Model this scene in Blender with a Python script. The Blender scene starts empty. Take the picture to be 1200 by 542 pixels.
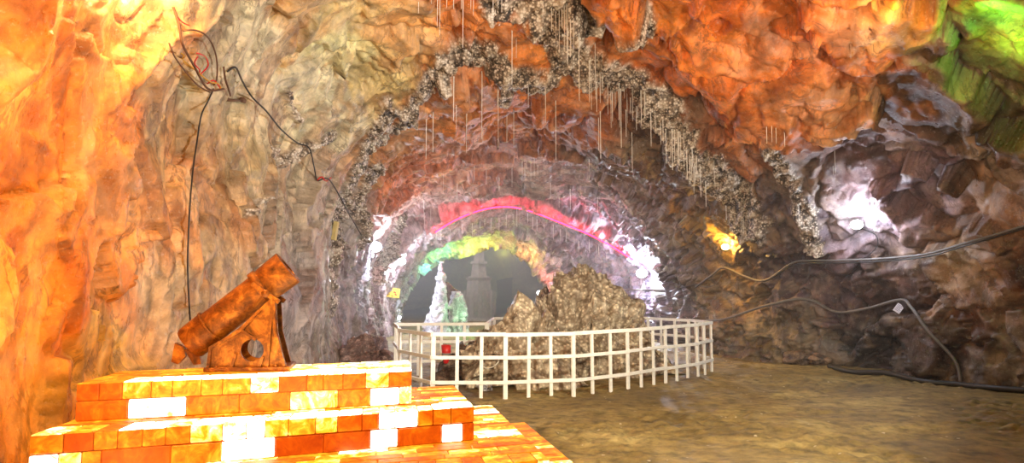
import bpy, bmesh, math, random
import numpy as np
from mathutils import Vector, Matrix
from mathutils.bvhtree import BVHTree

random.seed(7)
RS = np.random.RandomState(11)
SC = bpy.context.scene
C = SC.collection
PI = math.pi

# ------------------------------------------------------------------ camera
F = 820.0
CAMZ = 1.7
TH = math.atan(66 / F)
cam_d = bpy.data.cameras.new('camera')
cam = bpy.data.objects.new('camera', cam_d)
C.objects.link(cam)
cam.location = (0, 0, CAMZ)
cam.rotation_euler = (PI / 2 + TH, 0, 0)
cam_d.sensor_width = 36
cam_d.lens = F / 1200 * 36
cam_d.clip_end = 200
SC.camera = cam
EYE = Vector((0, 0, CAMZ))


def ray(px, py):
    dx = (px - 600) / F
    dy = (271 - py) / F
    f = Vector((0, math.cos(TH), math.sin(TH)))
    u = Vector((0, -math.sin(TH), math.cos(TH)))
    return (f + u * dy + Vector((1, 0, 0)) * dx)


def at(px, py, Y):
    """point on the sight line of a spot of the photo at distance Y down the cave"""
    d = ray(px, py)
    return EYE + d * (Y / d.y)


def proj(p):
    v = Vector(p) - EYE
    f = Vector((0, math.cos(TH), math.sin(TH)))
    u = Vector((0, -math.sin(TH), math.cos(TH)))
    z = v.dot(f)
    return 600 + F * v.x / z, 271 - F * v.dot(u) / z


# ------------------------------------------------------------------ view
SC.view_settings.view_transform = 'Standard'
SC.view_settings.look = 'None'
SC.view_settings.gamma = 1.0
SC.view_settings.use_curve_mapping = False
SC.view_settings.exposure = 0.35
w = bpy.data.worlds.new('world')
SC.world = w
w.use_nodes = True
w.node_tree.nodes['Background'].inputs[0].default_value = (0.02, 0.015, 0.02, 1)
w.node_tree.nodes['Background'].inputs[1].default_value = 0.0


# ------------------------------------------------------------------ numpy noise
def _hash(ix, iy, iz, seed):
    h = (ix.astype(np.uint32) * np.uint32(374761393) + iy.astype(np.uint32) * np.uint32(668265263)
         + iz.astype(np.uint32) * np.uint32(2147483647) + np.uint32((seed * 974634777 + 12345) & 0xffffffff))
    h = (h ^ (h >> np.uint32(13))) * np.uint32(1274126177)
    h = (h ^ (h >> np.uint32(15))) * np.uint32(2246822519)
    return h ^ (h >> np.uint32(16))


_G = RS.normal(size=(256, 3)).astype(np.float32)
_G /= np.linalg.norm(_G, axis=1)[:, None]


def pnoise(P, seed=0):
    P = P.astype(np.float32)
    i = np.floor(P).astype(np.int64)
    f = P - i
    u = f * f * f * (f * (f * 6 - 15) + 10)
    out = 0
    for dx in (0, 1):
        wx = u[:, 0] if dx else 1 - u[:, 0]
        for dy in (0, 1):
            wy = u[:, 1] if dy else 1 - u[:, 1]
            for dz in (0, 1):
                wz = u[:, 2] if dz else 1 - u[:, 2]
                g = _G[_hash(i[:, 0] + dx, i[:, 1] + dy, i[:, 2] + dz, seed) & np.uint32(255)]
                d = g[:, 0] * (f[:, 0] - dx) + g[:, 1] * (f[:, 1] - dy) + g[:, 2] * (f[:, 2] - dz)
                out = out + wx * wy * wz * d
    return out * 1.5


def fbm(P, octs=3, seed=0, gain=.5, lac=2.03):
    a, s, o = 1.0, 1.0, 0
    for k in range(octs):
        o = o + a * pnoise(P * s + 17.3 * k, seed + k)
        a *= gain
        s *= lac
    return o


def ridged(P, octs=3, seed=0, gain=.5, lac=2.03):
    a, s, o = 1.0, 1.0, 0
    for k in range(octs):
        o = o + a * (1 - 2.0 * np.abs(pnoise(P * s + 9.1 * k, seed + k)))
        a *= gain
        s *= lac
    return o


def worley(P, seed=0):
    """F1, F2 and a random number of the nearest cell"""
    P = P.astype(np.float32)
    i = np.floor(P).astype(np.int64)
    f = P - i
    F1 = np.full(len(P), 9.0, np.float32)
    F2 = np.full(len(P), 9.0, np.float32)
    ID = np.zeros(len(P), np.float32)
    for dx in (-1, 0, 1):
        for dy in (-1, 0, 1):
            for dz in (-1, 0, 1):
                a, b, c = i[:, 0] + dx, i[:, 1] + dy, i[:, 2] + dz
                h = _hash(a, b, c, seed)
                ox = (h & np.uint32(1023)).astype(np.float32) / 1023
                oy = ((h >> np.uint32(10)) & np.uint32(1023)).astype(np.float32) / 1023
                oz = ((h >> np.uint32(20)) & np.uint32(1023)).astype(np.float32) / 1023
                d = np.sqrt((dx + ox - f[:, 0]) ** 2 + (dy + oy - f[:, 1]) ** 2 + (dz + oz - f[:, 2]) ** 2)
                m = d < F1
                F2 = np.where(m, F1, np.minimum(F2, d))
                ID = np.where(m, (h & np.uint32(4095)).astype(np.float32) / 4095, ID)
                F1 = np.where(m, d, F1)
    return F1, F2, ID


def facet(P, seed=0):
    """every cell of a broken-rock pattern gets its own tilt; returns the tilted height and the distance to the joint"""
    P = P.astype(np.float32)
    i = np.floor(P).astype(np.int64)
    f = P - i
    F1 = np.full(len(P), 9.0, np.float32)
    F2 = np.full(len(P), 9.0, np.float32)
    V = np.zeros((len(P), 3), np.float32)
    HH = np.zeros(len(P), np.uint32)
    for dx in (-1, 0, 1):
        for dy in (-1, 0, 1):
            for dz in (-1, 0, 1):
                h = _hash(i[:, 0] + dx, i[:, 1] + dy, i[:, 2] + dz, seed)
                o = np.stack([dx + (h & np.uint32(1023)).astype(np.float32) / 1023 - f[:, 0],
                              dy + ((h >> np.uint32(10)) & np.uint32(1023)).astype(np.float32) / 1023 - f[:, 1],
                              dz + ((h >> np.uint32(20)) & np.uint32(1023)).astype(np.float32) / 1023 - f[:, 2]], 1)
                d = np.sqrt((o ** 2).sum(1))
                m = d < F1
                F2 = np.where(m, F1, np.minimum(F2, d))
                HH = np.where(m, h, HH)
                V[m] = o[m]
                F1 = np.where(m, d, F1)
    g = _G[(HH >> np.uint32(7)) & np.uint32(255)]
    return -(V * g).sum(1) + ((HH >> np.uint32(17)) & np.uint32(255)).astype(np.float32) / 255 - .5, F2 - F1


def sstep(a, b, x):
    t = np.clip((x - a) / (b - a), 0, 1)
    return t * t * (3 - 2 * t)


def lin(c):
    return tuple(((v / 255) / 12.92 if v / 255 <= .04045 else ((v / 255 + .055) / 1.055) ** 2.4) for v in c)


# ------------------------------------------------------------------ objects
def tag(o, label=None, cat=None, group=None, kind=None):
    if label: o['label'] = label
    if cat: o['category'] = cat
    if group: o['group'] = group
    if kind: o['kind'] = kind
    return o


def empty(name, loc, label, cat, group=None, rz=0):
    o = bpy.data.objects.new(name, None)
    C.objects.link(o)
    o.location = loc
    o.rotation_euler = (0, 0, rz)
    o.empty_display_size = .1
    return tag(o, label, cat, group)


def link(name, me, m, parent=None, smooth=False):
    o = bpy.data.objects.new(name, me)
    C.objects.link(o)
    if m: me.materials.append(m)
    if smooth:
        me.polygons.foreach_set('use_smooth', [True] * len(me.polygons))
    if parent: o.parent = parent
    return o


def from_bm(name, bm, m, parent=None, smooth=False):
    me = bpy.data.meshes.new(name)
    bmesh.ops.recalc_face_normals(bm, faces=bm.faces)
    bm.to_mesh(me)
    bm.free()
    return link(name, me, m, parent, smooth)


def mesh_np(name, V, Q, m, parent=None, smooth=True, cols=None, attrs=None):
    me = bpy.data.meshes.new(name)
    Q = np.asarray(Q, np.int32)
    n = len(Q)
    me.vertices.add(len(V))
    me.vertices.foreach_set('co', np.asarray(V, np.float32).ravel())
    me.loops.add(n * 4)
    me.loops.foreach_set('vertex_index', Q.ravel())
    me.polygons.add(n)
    me.polygons.foreach_set('loop_start', np.arange(0, n * 4, 4, dtype=np.int32))
    me.polygons.foreach_set('loop_total', np.full(n, 4, np.int32))
    me.update(calc_edges=True)
    if cols is not None:
        a = me.color_attributes.new('rock_colour', 'FLOAT_COLOR', 'POINT')
        a.data.foreach_set('color', np.hstack([cols, np.ones((len(cols), 1))]).astype(np.float32).ravel())
    for k, v in (attrs or {}).items():
        a = me.attributes.new(k, 'FLOAT', 'POINT')
        a.data.foreach_set('value', np.asarray(v, np.float32))
    me.validate()
    return link(name, me, m, parent, smooth)


def bm_box(bm, x0, x1, y0, y1, z0, z1, M=None, bev=0):
    vs = [bm.verts.new((x, y, z)) for x in (x0, x1) for y in (y0, y1) for z in (z0, z1)]
    if M is not None:
        for v in vs: v.co = M @ v.co
    fs = [(0, 1, 3, 2), (4, 6, 7, 5), (0, 4, 5, 1), (2, 3, 7, 6), (0, 2, 6, 4), (1, 5, 7, 3)]
    f = [bm.faces.new([vs[i] for i in q]) for q in fs]
    if bev:
        es = list({e for q in f for e in q.edges})
        bmesh.ops.bevel(bm, geom=es, offset=bev, segments=1, affect='EDGES', profile=.5)


def bm_tube(bm, pts, r, n=8, cap=True):
    """tube along points; r a number or a list"""
    pts = [Vector(p) for p in pts]
    rs = r if isinstance(r, (list, tuple)) else [r] * len(pts)
    rings = []
    prev = None
    for i, p in enumerate(pts):
        t = (pts[min(i + 1, len(pts) - 1)] - pts[max(i - 1, 0)])
        if t.length < 1e-9: t = Vector((0, 0, 1))
        t.normalize()
        a = prev if prev is not None else (Vector((0, 0, 1)) if abs(t.z) < .9 else Vector((1, 0, 0)))
        a = a - t * a.dot(t)
        if a.length < 1e-6: a = t.orthogonal()
        a.normalize()
        prev = a
        b = t.cross(a)
        rings.append([bm.verts.new(p + (a * math.cos(2 * PI * k / n) + b * math.sin(2 * PI * k / n)) * rs[i])
                      for k in range(n)])
    for i in range(len(rings) - 1):
        for k in range(n):
            bm.faces.new((rings[i][k], rings[i][(k + 1) % n], rings[i + 1][(k + 1) % n], rings[i + 1][k]))
    if cap:
        bm.faces.new(rings[0][::-1])
        bm.faces.new(rings[-1])


def smooth_path(pts, sub=6):
    pts = [Vector(p) for p in pts]
    out = []
    for i in range(len(pts) - 1):
        p0, p1, p2, p3 = pts[max(i - 1, 0)], pts[i], pts[i + 1], pts[min(i + 2, len(pts) - 1)]
        for k in range(sub):
            t = k / sub
            out.append(.5 * ((2 * p1) + (p2 - p0) * t + (2 * p0 - 5 * p1 + 4 * p2 - p3) * t * t
                             + (3 * p1 - p0 - 3 * p2 + p3) * t ** 3))
    out.append(pts[-1])
    return out


# ------------------------------------------------------------------ materials
class NT:
    def __init__(s, name):
        s.m = bpy.data.materials.new(name)
        s.m.use_nodes = True
        s.t = s.m.node_tree
        s.t.nodes.clear()
        s.out = s.n('ShaderNodeOutputMaterial')

    def n(s, typ, **kw):
        nd = s.t.nodes.new(typ)
        for k, v in kw.items():
            if k.startswith('i_'):
                key = k[2:]
                key = int(key) if key.isdigit() else key.replace('_', ' ')
                s.set(nd, key, v)
            else:
                setattr(nd, k, v)
        return nd

    def set(s, nd, key, v):
        if isinstance(v, bpy.types.NodeSocket):
            s.t.links.new(v, nd.inputs[key])
        elif isinstance(v, bpy.types.Node):
            s.t.links.new(v.outputs[0], nd.inputs[key])
        else:
            if isinstance(v, tuple) and len(v) == 3 and nd.inputs[key].type == 'RGBA': v = (*v, 1)
            nd.inputs[key].default_value = v

    def math(s, op, a, b=None, clamp=False):
        nd = s.n('ShaderNodeMath', operation=op, use_clamp=clamp)
        s.set(nd, 0, a)
        if b is not None: s.set(nd, 1, b)
        return nd.outputs[0]

    def mix(s, fac, a, b, mode='MIX'):
        nd = s.n('ShaderNodeMix', data_type='RGBA', blend_type=mode, clamp_factor=True)
        s.set(nd, 0, fac)
        s.set(nd, 6, a)
        s.set(nd, 7, b)
        return nd.outputs[2]

    def ramp(s, fac, stops, interp='LINEAR'):
        nd = s.n('ShaderNodeValToRGB')
        cr = nd.color_ramp
        cr.interpolation = interp
        while len(cr.elements) < len(stops): cr.elements.new(.5)
        for e, (p, c) in zip(cr.elements, stops):
            e.position = p
            e.color = (*c, 1) if isinstance(c, tuple) else (c, c, c, 1)
        s.set(nd, 0, fac)
        return nd.outputs[0]

    def noise(s, vec, scale, detail=4, rough=.55, dist=0.0):
        nd = s.n('ShaderNodeTexNoise')
        if vec is not None: s.set(nd, 'Vector', vec)
        s.set(nd, 'Scale', scale)
        s.set(nd, 'Detail', detail)
        s.set(nd, 'Roughness', rough)
        s.set(nd, 'Distortion', dist)
        return nd.outputs[0]

    def coord(s, scale=(1, 1, 1), rot=(0, 0, 0), geo=False):
        tc = s.n('ShaderNodeTexCoord')
        mp = s.n('ShaderNodeMapping')
        s.set(mp, 0, tc.outputs['Object'])
        mp.inputs['Scale'].default_value = scale
        mp.inputs['Rotation'].default_value = rot
        return mp.outputs[0]

    def principled(s, **kw):
        p = s.n('ShaderNodeBsdfPrincipled')
        for k, v in kw.items(): s.set(p, k.replace('_', ' '), v)
        s.t.links.new(p.outputs[0], s.out.inputs[0])
        return p


def simple(name, rgb, rough=.6, metal=0.0, var=.15, scale=12.0, bump=0.0, emit=None, es=0):
    t = NT(name)
    c = lin(rgb)
    v = t.noise(t.coord(), scale, 4)
    k = t.ramp(v, [(.3, 1 - var), (.7, 1 + var)])
    col = t.mix(1.0, c, k, 'MULTIPLY')
    p = t.principled(Base_Color=col, Roughness=rough, Metallic=metal)
    if bump:
        b = t.n('ShaderNodeBump', i_Strength=bump, i_Height=v)
        b.inputs['Distance'].default_value = .02
        t.set(p, 'Normal', b.outputs[0])
    if emit:
        t.set(p, 'Emission Color', (*lin(emit), 1))
        t.set(p, 'Emission Strength', es)
    return t.m


def rock_material():
    t = NT('cave_rock')
    att = t.n('ShaderNodeAttribute', attribute_name='rock_colour')
    cr = t.n('ShaderNodeAttribute', attribute_name='crust').outputs['Fac']
    st = t.n('ShaderNodeAttribute', attribute_name='streak').outputs['Fac']
    co = t.coord()
    cz = t.coord(scale=(1, 1, .4), rot=(.12, .12, 0))
    base = att.outputs['Color']
    # broad tonal patches
    n1 = t.noise(co, 1.6, 6, .62, .6)
    base = t.mix(1.0, base, t.ramp(n1, [(.3, .45), (.5, 1.0), (.72, 1.3)]), 'MULTIPLY')
    n0 = t.noise(co, .85, 5, .6, 1.0)
    base = t.mix(t.math('MULTIPLY', t.ramp(n0, [(.54, 0.0), (.64, 1.0)]), .5), base, t.mix(1.0, base, (.66, .44, .34), 'MULTIPLY'))
    base = t.mix(t.math('MULTIPLY', t.ramp(n0, [(.34, 1.0), (.44, 0.0)]), .4), base, t.mix(.5, base, (.74, .56, .4)))
    n5 = t.noise(co, 11, 8, .72, .8)
    base = t.mix(1.0, base, t.ramp(n5, [(.3, .75), (.5, 1.0), (.7, 1.2)]), 'MULTIPLY')
    # streaks of pale and rusty salt
    st2 = t.n('ShaderNodeAttribute', attribute_name='streak2').outputs['Fac']
    fine = t.math('MULTIPLY', t.math('SUBTRACT', t.noise(co, 7, 7, .7), .5), .6)
    n2 = t.math('ADD', st, fine)
    base = t.mix(t.math('MULTIPLY', t.ramp(n2, [(.54, 0.0), (.9, 1.0)]), .5), base, t.mix(.32, base, (.8, .6, .42)))
    base = t.mix(t.math('MULTIPLY', t.ramp(n2, [(.1, 1.0), (.42, 0.0)]), .55), base, t.mix(1.0, base, (.6, .38, .28), 'MULTIPLY'))
    n3 = t.math('ADD', st2, fine)
    base = t.mix(1.0, base, t.ramp(n3, [(.2, .72), (.5, 1.0), (.85, 1.25)]), 'MULTIPLY')
    # thin dark seams
    w1 = t.noise(cz, 3.2, 8, .62, .8)
    seam = t.math('SUBTRACT', 1.0, t.math('MULTIPLY', t.math('ABSOLUTE', t.math('SUBTRACT', w1, .5)), 26.0), True)
    seam = t.math('MULTIPLY', seam, t.ramp(n1, [(.4, 0.0), (.6, 1.0)]), True)
    base = t.mix(t.math('MULTIPLY', seam, .6), base, (.05, .032, .026))
    # white mineral bloom, fine
    n4 = t.noise(co, 22, 5, .75)
    base = t.mix(t.math('MULTIPLY', t.ramp(n4, [(.58, 0.0), (.7, 1.0)]), .35), base, (.75, .68, .62))
    # popcorn crust, pale knobs over dark gaps
    vo = t.n('ShaderNodeTexVoronoi', feature='F1')
    t.set(vo, 'Vector', co)
    t.set(vo, 'Scale', 24.0)
    vr = t.n('ShaderNodeAttribute', attribute_name='crust_tone').outputs['Fac']
    vd = t.ramp(vo.outputs['Distance'], [(.15, 1.0), (.75, 0.0)])
    vc = t.n('ShaderNodeSeparateColor', i_0=vo.outputs['Color']).outputs[0]
    kv = t.math('ADD', t.math('MULTIPLY', vr, .55), t.math('MULTIPLY', t.math('MULTIPLY', vd, vc), .6))
    kv = t.math('ADD', kv, t.math('MULTIPLY', t.math('SUBTRACT', t.noise(co, 5, 4, .6), .5), .7))
    knob = t.ramp(kv, [(.06, (.025, .018, .012)), (.2, (.14, .1, .07)), (.36, (.44, .35, .26)), (.6, (.8, .72, .62))])
    base = t.mix(cr, base, knob)
    rough = t.ramp(t.noise(co, 7, 5, .65), [(.35, .22), (.65, .6)])
    p = t.principled(Base_Color=base, Roughness=rough)
    p.inputs['Specular IOR Level'].default_value = .45
    # bumps
    b1 = t.n('ShaderNodeBump', i_Strength=.55)
    b1.inputs['Distance'].default_value = .04
    t.set(b1, 'Height', t.math('ADD', t.math('ADD', t.math('MULTIPLY', t.noise(cz, 6.0, 10, .62, 1.2), .6), t.math('MULTIPLY', n3, .1)), t.math('MULTIPLY', seam, -.25)))
    b2 = t.n('ShaderNodeBump', i_Strength=.6)
    b2.inputs['Distance'].default_value = .018
    t.set(b2, 'Height', t.noise(co, 40, 5, .7))
    t.set(b2, 'Normal', b1.outputs[0])
    t.set(p, 'Normal', b2.outputs[0])
    return t.m


ROCK = rock_material()


# ================================================================== THE CAVE
# cross-sections (x, z), left foot over the crown to right foot, at stations down the cave
ST = [
    (-5.6, [(0, 1), (0, 1.6), (0, 2), (.3, 2.2), (1, 2.4), (1.4, 2.2), (1.6, 2), (1.6, 1.6), (1.6, 1)]),
    (-5.0, [(-3.4, -.1), (-3.6, 2), (-3.5, 4), (-2.5, 5.6), (1, 6.4), (5, 6.0), (8.5, 4.8), (9.5, 2.4), (9.3, -.1)]),
    (2.5, [(-3.2, -.1), (-3.3, 2), (-3.25, 4.1), (-2.5, 5.8), (1, 6.4), (5, 5.9), (8.4, 4.7), (9.6, 2.4), (9.3, -.1)]),
    (5.0, [(-3.25, -.1), (-3.3, 2), (-3.3, 4.2), (-2.5, 5.8), (1, 6.4), (4.8, 5.9), (8.2, 4.7), (9.6, 2.4), (9.4, -.1)]),
    (8.0, [(-3.3, -.1), (-3.4, 2), (-3.35, 4.3), (-2.5, 5.8), (.8, 6.3), (4.5, 5.8), (7.8, 4.6), (9.4, 2.3), (9.2, -.1)]),
    (11.0, [(-3.4, -.1), (-3.6, 2), (-3.5, 4.2), (-2.3, 5.6), (.5, 5.9), (3.8, 5.3), (6.8, 4.3), (8.7, 2.2), (8.6, -.1)]),
    (13.0, [(-3.5, -.1), (-3.7, 2), (-3.5, 3.9), (-2.2, 5.2), (.4, 5.6), (3.3, 4.9), (5.9, 3.9), (7.9, 2.0), (8.0, -.1)]),
    (15.5, [(-3.6, -.1), (-3.8, 2), (-3.5, 3.6), (-2.2, 4.8), (.3, 5.2), (2.9, 4.5), (4.9, 3.4), (6.5, 1.8), (6.7, -.1)]),
    (18.0, [(-3.8, -.1), (-4.0, 1.8), (-3.7, 3.3), (-2.4, 4.5), (.2, 5.0), (2.7, 4.4), (4.3, 3.2), (5.2, 1.6), (5.1, -.1)]),
    (21.0, [(-4.0, -.1), (-4.2, 1.7), (-3.8, 3.1), (-2.6, 4.3), (0, 4.9), (2.6, 4.3), (4.2, 3.0), (4.9, 1.5), (4.8, -.1)]),
    (23.3, [(-4.2, -.1), (-4.3, 1.6), (-4.0, 3.0), (-2.8, 4.2), (-.1, 5.0), (2.5, 4.4), (4.3, 3.05), (4.8, 1.4), (4.7, -.1)]),
    (23.7, [(-4.2, -.1), (-4.3, 1.6), (-3.8, 2.8), (-2.6, 3.75), (-.2, 4.5), (2.3, 3.95), (4.1, 2.7), (4.65, 1.3), (4.6, -.1)]),
    (24.4, [(-4.2, -.1), (-4.3, 1.6), (-3.9, 2.85), (-2.65, 3.9), (-.2, 4.65), (2.1, 4.05), (3.9, 2.75), (4.5, 1.3), (4.5, -.1)]),
    (27.0, [(-4.5, -.1), (-4.6, 1.2), (-4.2, 2.3), (-2.9, 3.4), (-.3, 4.1), (1.5, 3.5), (2.8, 2.4), (3.2, 1.2), (3.2, -.1)]),
    (29.2, [(-4.8, -.1), (-4.75, .9), (-4.3, 1.9), (-2.9, 3.2), (-.4, 3.85), (.9, 3.3), (1.8, 2.2), (2.0, 1.1), (2.0, -.1)]),
    (29.8, [(-4.8, -.1), (-4.7, .8), (-4.15, 1.7), (-2.8, 2.9), (-.4, 3.35), (.7, 2.8), (1.4, 1.9), (1.6, 1.0), (1.6, -.1)]),
    (30.5, [(-4.9, -.1), (-4.8, .9), (-4.3, 1.8), (-2.9, 3.0), (-.4, 3.5), (.8, 3.0), (1.6, 2.0), (1.8, 1.0), (1.8, -.1)]),
    (31.2, [(-12, -.1), (-12.5, 2.5), (-11, 5.5), (-7, 7.5), (-1, 8.5), (4, 7.5), (8, 5.5), (9.5, 2.5), (9, -.1)]),
    (42.0, [(-13, -.1), (-13.5, 2.5), (-12, 5.5), (-7, 7.8), (-1, 9), (5, 7.8), (9, 5.5), (10, 2.5), (10, -.1)]),
    (46.0, [(-10, -.1), (-10, 2.5), (-9, 5), (-6, 6.8), (-1, 7.5), (4, 6.8), (7, 5), (8, 2.5), (8, -.1)]),
    (47.0, [(-1, 1), (-1, 1.6), (-1, 2), (-1, 2.2), (0, 2.4), (0, 2.2), (0, 2), (0, 1.6), (0, 1)]),
]
SY = np.array([s[0] for s in ST])
SP = np.array([s[1] for s in ST], float)          # stations x 9 x 2


def hermite(xs, ys, x):
    """monotone-ish cubic through stations (finite-difference tangents, clamped at steps)"""
    n = len(xs)
    i = np.clip(np.searchsorted(xs, x, side='right') - 1, 0, n - 2)
    h = xs[1:] - xs[:-1]
    d = (ys[1:] - ys[:-1]) / h.reshape(-1, *([1] * (ys.ndim - 1)))
    m = np.zeros_like(ys)
    m[1:-1] = np.where(d[:-1] * d[1:] > 0, 2 * d[:-1] * d[1:] / (d[:-1] + d[1:] + 1e-12 * np.sign(d[:-1] + d[1:] + 1e-30)), 0)
    m[0], m[-1] = d[0], d[-1]
    sh = (-1, *([1] * (ys.ndim - 1)))
    t = ((x - xs[i]) / h[i]).reshape(sh)
    H = h[i].reshape(sh)
    return ((2 * t ** 3 - 3 * t ** 2 + 1) * ys[i] + (t ** 3 - 2 * t ** 2 + t) * H * m[i]
            + (-2 * t ** 3 + 3 * t ** 2) * ys[i + 1] + (t ** 3 - t ** 2) * H * m[i + 1])


def catmull(P, s):
    """P rows x 9 x 2, s in 0..8"""
    n = P.shape[1]
    i = np.clip(np.floor(s).astype(int), 0, n - 2)
    t = (s - i)[None, :, None]
    p0, p1, p2, p3 = P[:, np.maximum(i - 1, 0)], P[:, i], P[:, i + 1], P[:, np.minimum(i + 2, n - 1)]
    return .5 * (2 * p1 + (p2 - p0) * t + (2 * p0 - 5 * p1 + 4 * p2 - p3) * t ** 2 + (3 * p1 - p0 - 3 * p2 + p3) * t ** 3)


def cave_grid(step):
    ys = [-5.6, -5.3, -5.0]
    y = -4.5
    while y < 47:
        ys.append(y)
        if y < 3: y += .5
        elif y < 17: y += .036 * step
        elif y < 31: y += .055 * step
        else: y += .25 * step
    ys.append(47.0)
    ys = np.array(ys)
    s = np.linspace(0, 8, int(640 / step))
    P = catmull(hermite(SY, SP, ys), s)
    V = np.empty((len(ys), len(s), 3))
    V[:, :, 0] = P[:, :, 0]
    V[:, :, 1] = ys[:, None]
    V[:, :, 2] = P[:, :, 1]
    return ys, s, V


def quads(nr, nc, r0=0, r1=None, c0=0, c1=None):
    r1 = nr - 1 if r1 is None else r1
    c1 = nc - 1 if c1 is None else c1
    a = (np.arange(r0, r1)[:, None] * nc + np.arange(c0, c1)[None, :]).ravel()
    return np.stack([a, a + 1, a + nc + 1, a + nc], 1)


# coarse bare shape, only used to find where spots of the photo fall on the rock
_, _, Vc = cave_grid(6)
nr, nc_ = Vc.shape[:2]
bvh0 = BVHTree.FromPolygons([tuple(v) for v in Vc.reshape(-1, 3)], [tuple(int(k) for k in q) for q in quads(nr, nc_)])


def hit0(px, py):
    d = ray(px, py).normalized()
    h = bvh0.ray_cast(EYE, d)
    return h[0] if h[0] is not None else at(px, py, 20)


# bands of popcorn salt crust that run over the rock: (spots, half width in photo px)
BANDS = [
    ([(548, -40), (575, 5), (600, 8), (625, 12), (655, 28), (690, 42), (715, 50), (745, 45)], 19),
    ([(640, 20), (655, 60), (690, 90), (735, 112), (770, 140), (800, 170), (830, 205), (862, 235), (885, 262)], 17),
    ([(545, 62), (575, 66), (610, 84), (640, 92), (662, 80)], 14),
    ([(520, 72), (500, 92), (478, 112), (462, 140), (448, 165)], 9),
    ([(545, 62), (520, 74)], 13),
    ([(452, 118), (436, 150), (420, 185), (408, 225), (402, 262), (398, 310), (396, 360)], 12),
    ([(440, 200), (420, 240), (418, 285)], 10),
    ([(905, 175), (915, 200), (935, 232), (950, 262), (960, 290)], 8),
    ([(835, 190), (850, 215), (878, 240)], 12),
    ([(600, 84), (592, 105)], 9),
    ([(470, 258), (462, 285), (448, 325)], 9),
    ([(388, 160), (372, 166), (355, 175), (338, 188), (322, 178)], 8),  # from here on a dark hollow and dirt patches, coloured in as crust
    ([(302, 232), (285, 248)], 4),
    ([(345, 112), (352, 140)], 4),
]
bandpts = []
for path, hw in BANDS:
    pp = []
    for i in range(len(path) - 1):
        L = math.dist(path[i], path[i + 1])
        k = max(2, int(L / 5))
        for j in range(k):
            t = j / k
            pp.append((path[i][0] * (1 - t) + path[i + 1][0] * t, path[i][1] * (1 - t) + path[i + 1][1] * t))
    pp.append(path[-1])
    for q in pp:
        h = hit0(*q)
        bandpts.append((*h, hw * h.y / F * .95))
bandpts = np.array(bandpts)

# rock colour spot by spot, lamplit tints like the left wall's orange painted in
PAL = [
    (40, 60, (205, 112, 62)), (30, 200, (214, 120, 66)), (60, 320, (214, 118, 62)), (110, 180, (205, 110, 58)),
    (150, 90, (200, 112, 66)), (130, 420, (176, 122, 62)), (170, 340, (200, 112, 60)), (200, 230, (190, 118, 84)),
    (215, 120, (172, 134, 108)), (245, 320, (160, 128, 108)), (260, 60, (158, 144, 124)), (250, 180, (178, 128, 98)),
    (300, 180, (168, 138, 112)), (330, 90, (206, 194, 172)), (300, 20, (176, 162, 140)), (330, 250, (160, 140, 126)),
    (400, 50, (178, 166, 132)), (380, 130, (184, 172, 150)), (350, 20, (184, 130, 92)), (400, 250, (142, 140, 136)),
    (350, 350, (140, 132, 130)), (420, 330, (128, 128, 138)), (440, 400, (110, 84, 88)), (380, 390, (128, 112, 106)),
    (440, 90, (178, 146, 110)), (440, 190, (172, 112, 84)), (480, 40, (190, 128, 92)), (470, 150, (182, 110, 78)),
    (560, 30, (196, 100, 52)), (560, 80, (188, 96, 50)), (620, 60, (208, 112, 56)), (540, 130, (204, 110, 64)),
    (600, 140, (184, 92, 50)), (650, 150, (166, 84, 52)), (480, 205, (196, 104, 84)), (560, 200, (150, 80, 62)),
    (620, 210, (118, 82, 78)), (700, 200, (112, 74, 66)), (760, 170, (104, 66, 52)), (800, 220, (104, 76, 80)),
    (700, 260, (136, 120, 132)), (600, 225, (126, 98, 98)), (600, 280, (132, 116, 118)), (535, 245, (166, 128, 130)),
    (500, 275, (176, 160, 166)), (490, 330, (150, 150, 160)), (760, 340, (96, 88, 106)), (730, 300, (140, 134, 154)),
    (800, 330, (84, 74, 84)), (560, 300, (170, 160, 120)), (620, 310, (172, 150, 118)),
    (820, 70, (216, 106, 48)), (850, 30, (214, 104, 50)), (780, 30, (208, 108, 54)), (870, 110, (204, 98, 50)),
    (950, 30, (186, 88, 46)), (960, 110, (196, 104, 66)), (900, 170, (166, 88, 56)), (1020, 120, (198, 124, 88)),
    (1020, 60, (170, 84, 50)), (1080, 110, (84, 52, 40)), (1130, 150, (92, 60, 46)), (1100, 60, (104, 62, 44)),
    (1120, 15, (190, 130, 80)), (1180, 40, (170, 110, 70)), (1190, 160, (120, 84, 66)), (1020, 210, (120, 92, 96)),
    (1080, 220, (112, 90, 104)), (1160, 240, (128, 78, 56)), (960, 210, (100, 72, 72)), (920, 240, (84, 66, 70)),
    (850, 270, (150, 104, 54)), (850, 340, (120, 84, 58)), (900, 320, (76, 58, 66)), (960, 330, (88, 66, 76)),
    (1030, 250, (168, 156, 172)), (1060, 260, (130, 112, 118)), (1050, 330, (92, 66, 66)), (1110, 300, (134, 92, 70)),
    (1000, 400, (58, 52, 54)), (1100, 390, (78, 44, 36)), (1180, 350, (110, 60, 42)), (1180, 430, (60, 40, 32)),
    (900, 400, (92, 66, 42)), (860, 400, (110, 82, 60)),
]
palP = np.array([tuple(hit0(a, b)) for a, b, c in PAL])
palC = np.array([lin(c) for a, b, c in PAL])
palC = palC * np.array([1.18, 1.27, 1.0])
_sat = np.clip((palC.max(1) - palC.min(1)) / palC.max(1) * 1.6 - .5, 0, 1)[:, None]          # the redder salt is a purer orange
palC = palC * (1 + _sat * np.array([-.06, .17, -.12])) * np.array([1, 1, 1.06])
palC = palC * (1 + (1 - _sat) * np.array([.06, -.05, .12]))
palC = palC * np.clip((palC.mean(1, keepdims=True) / .16) ** .45, .5, 1.15)
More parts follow.
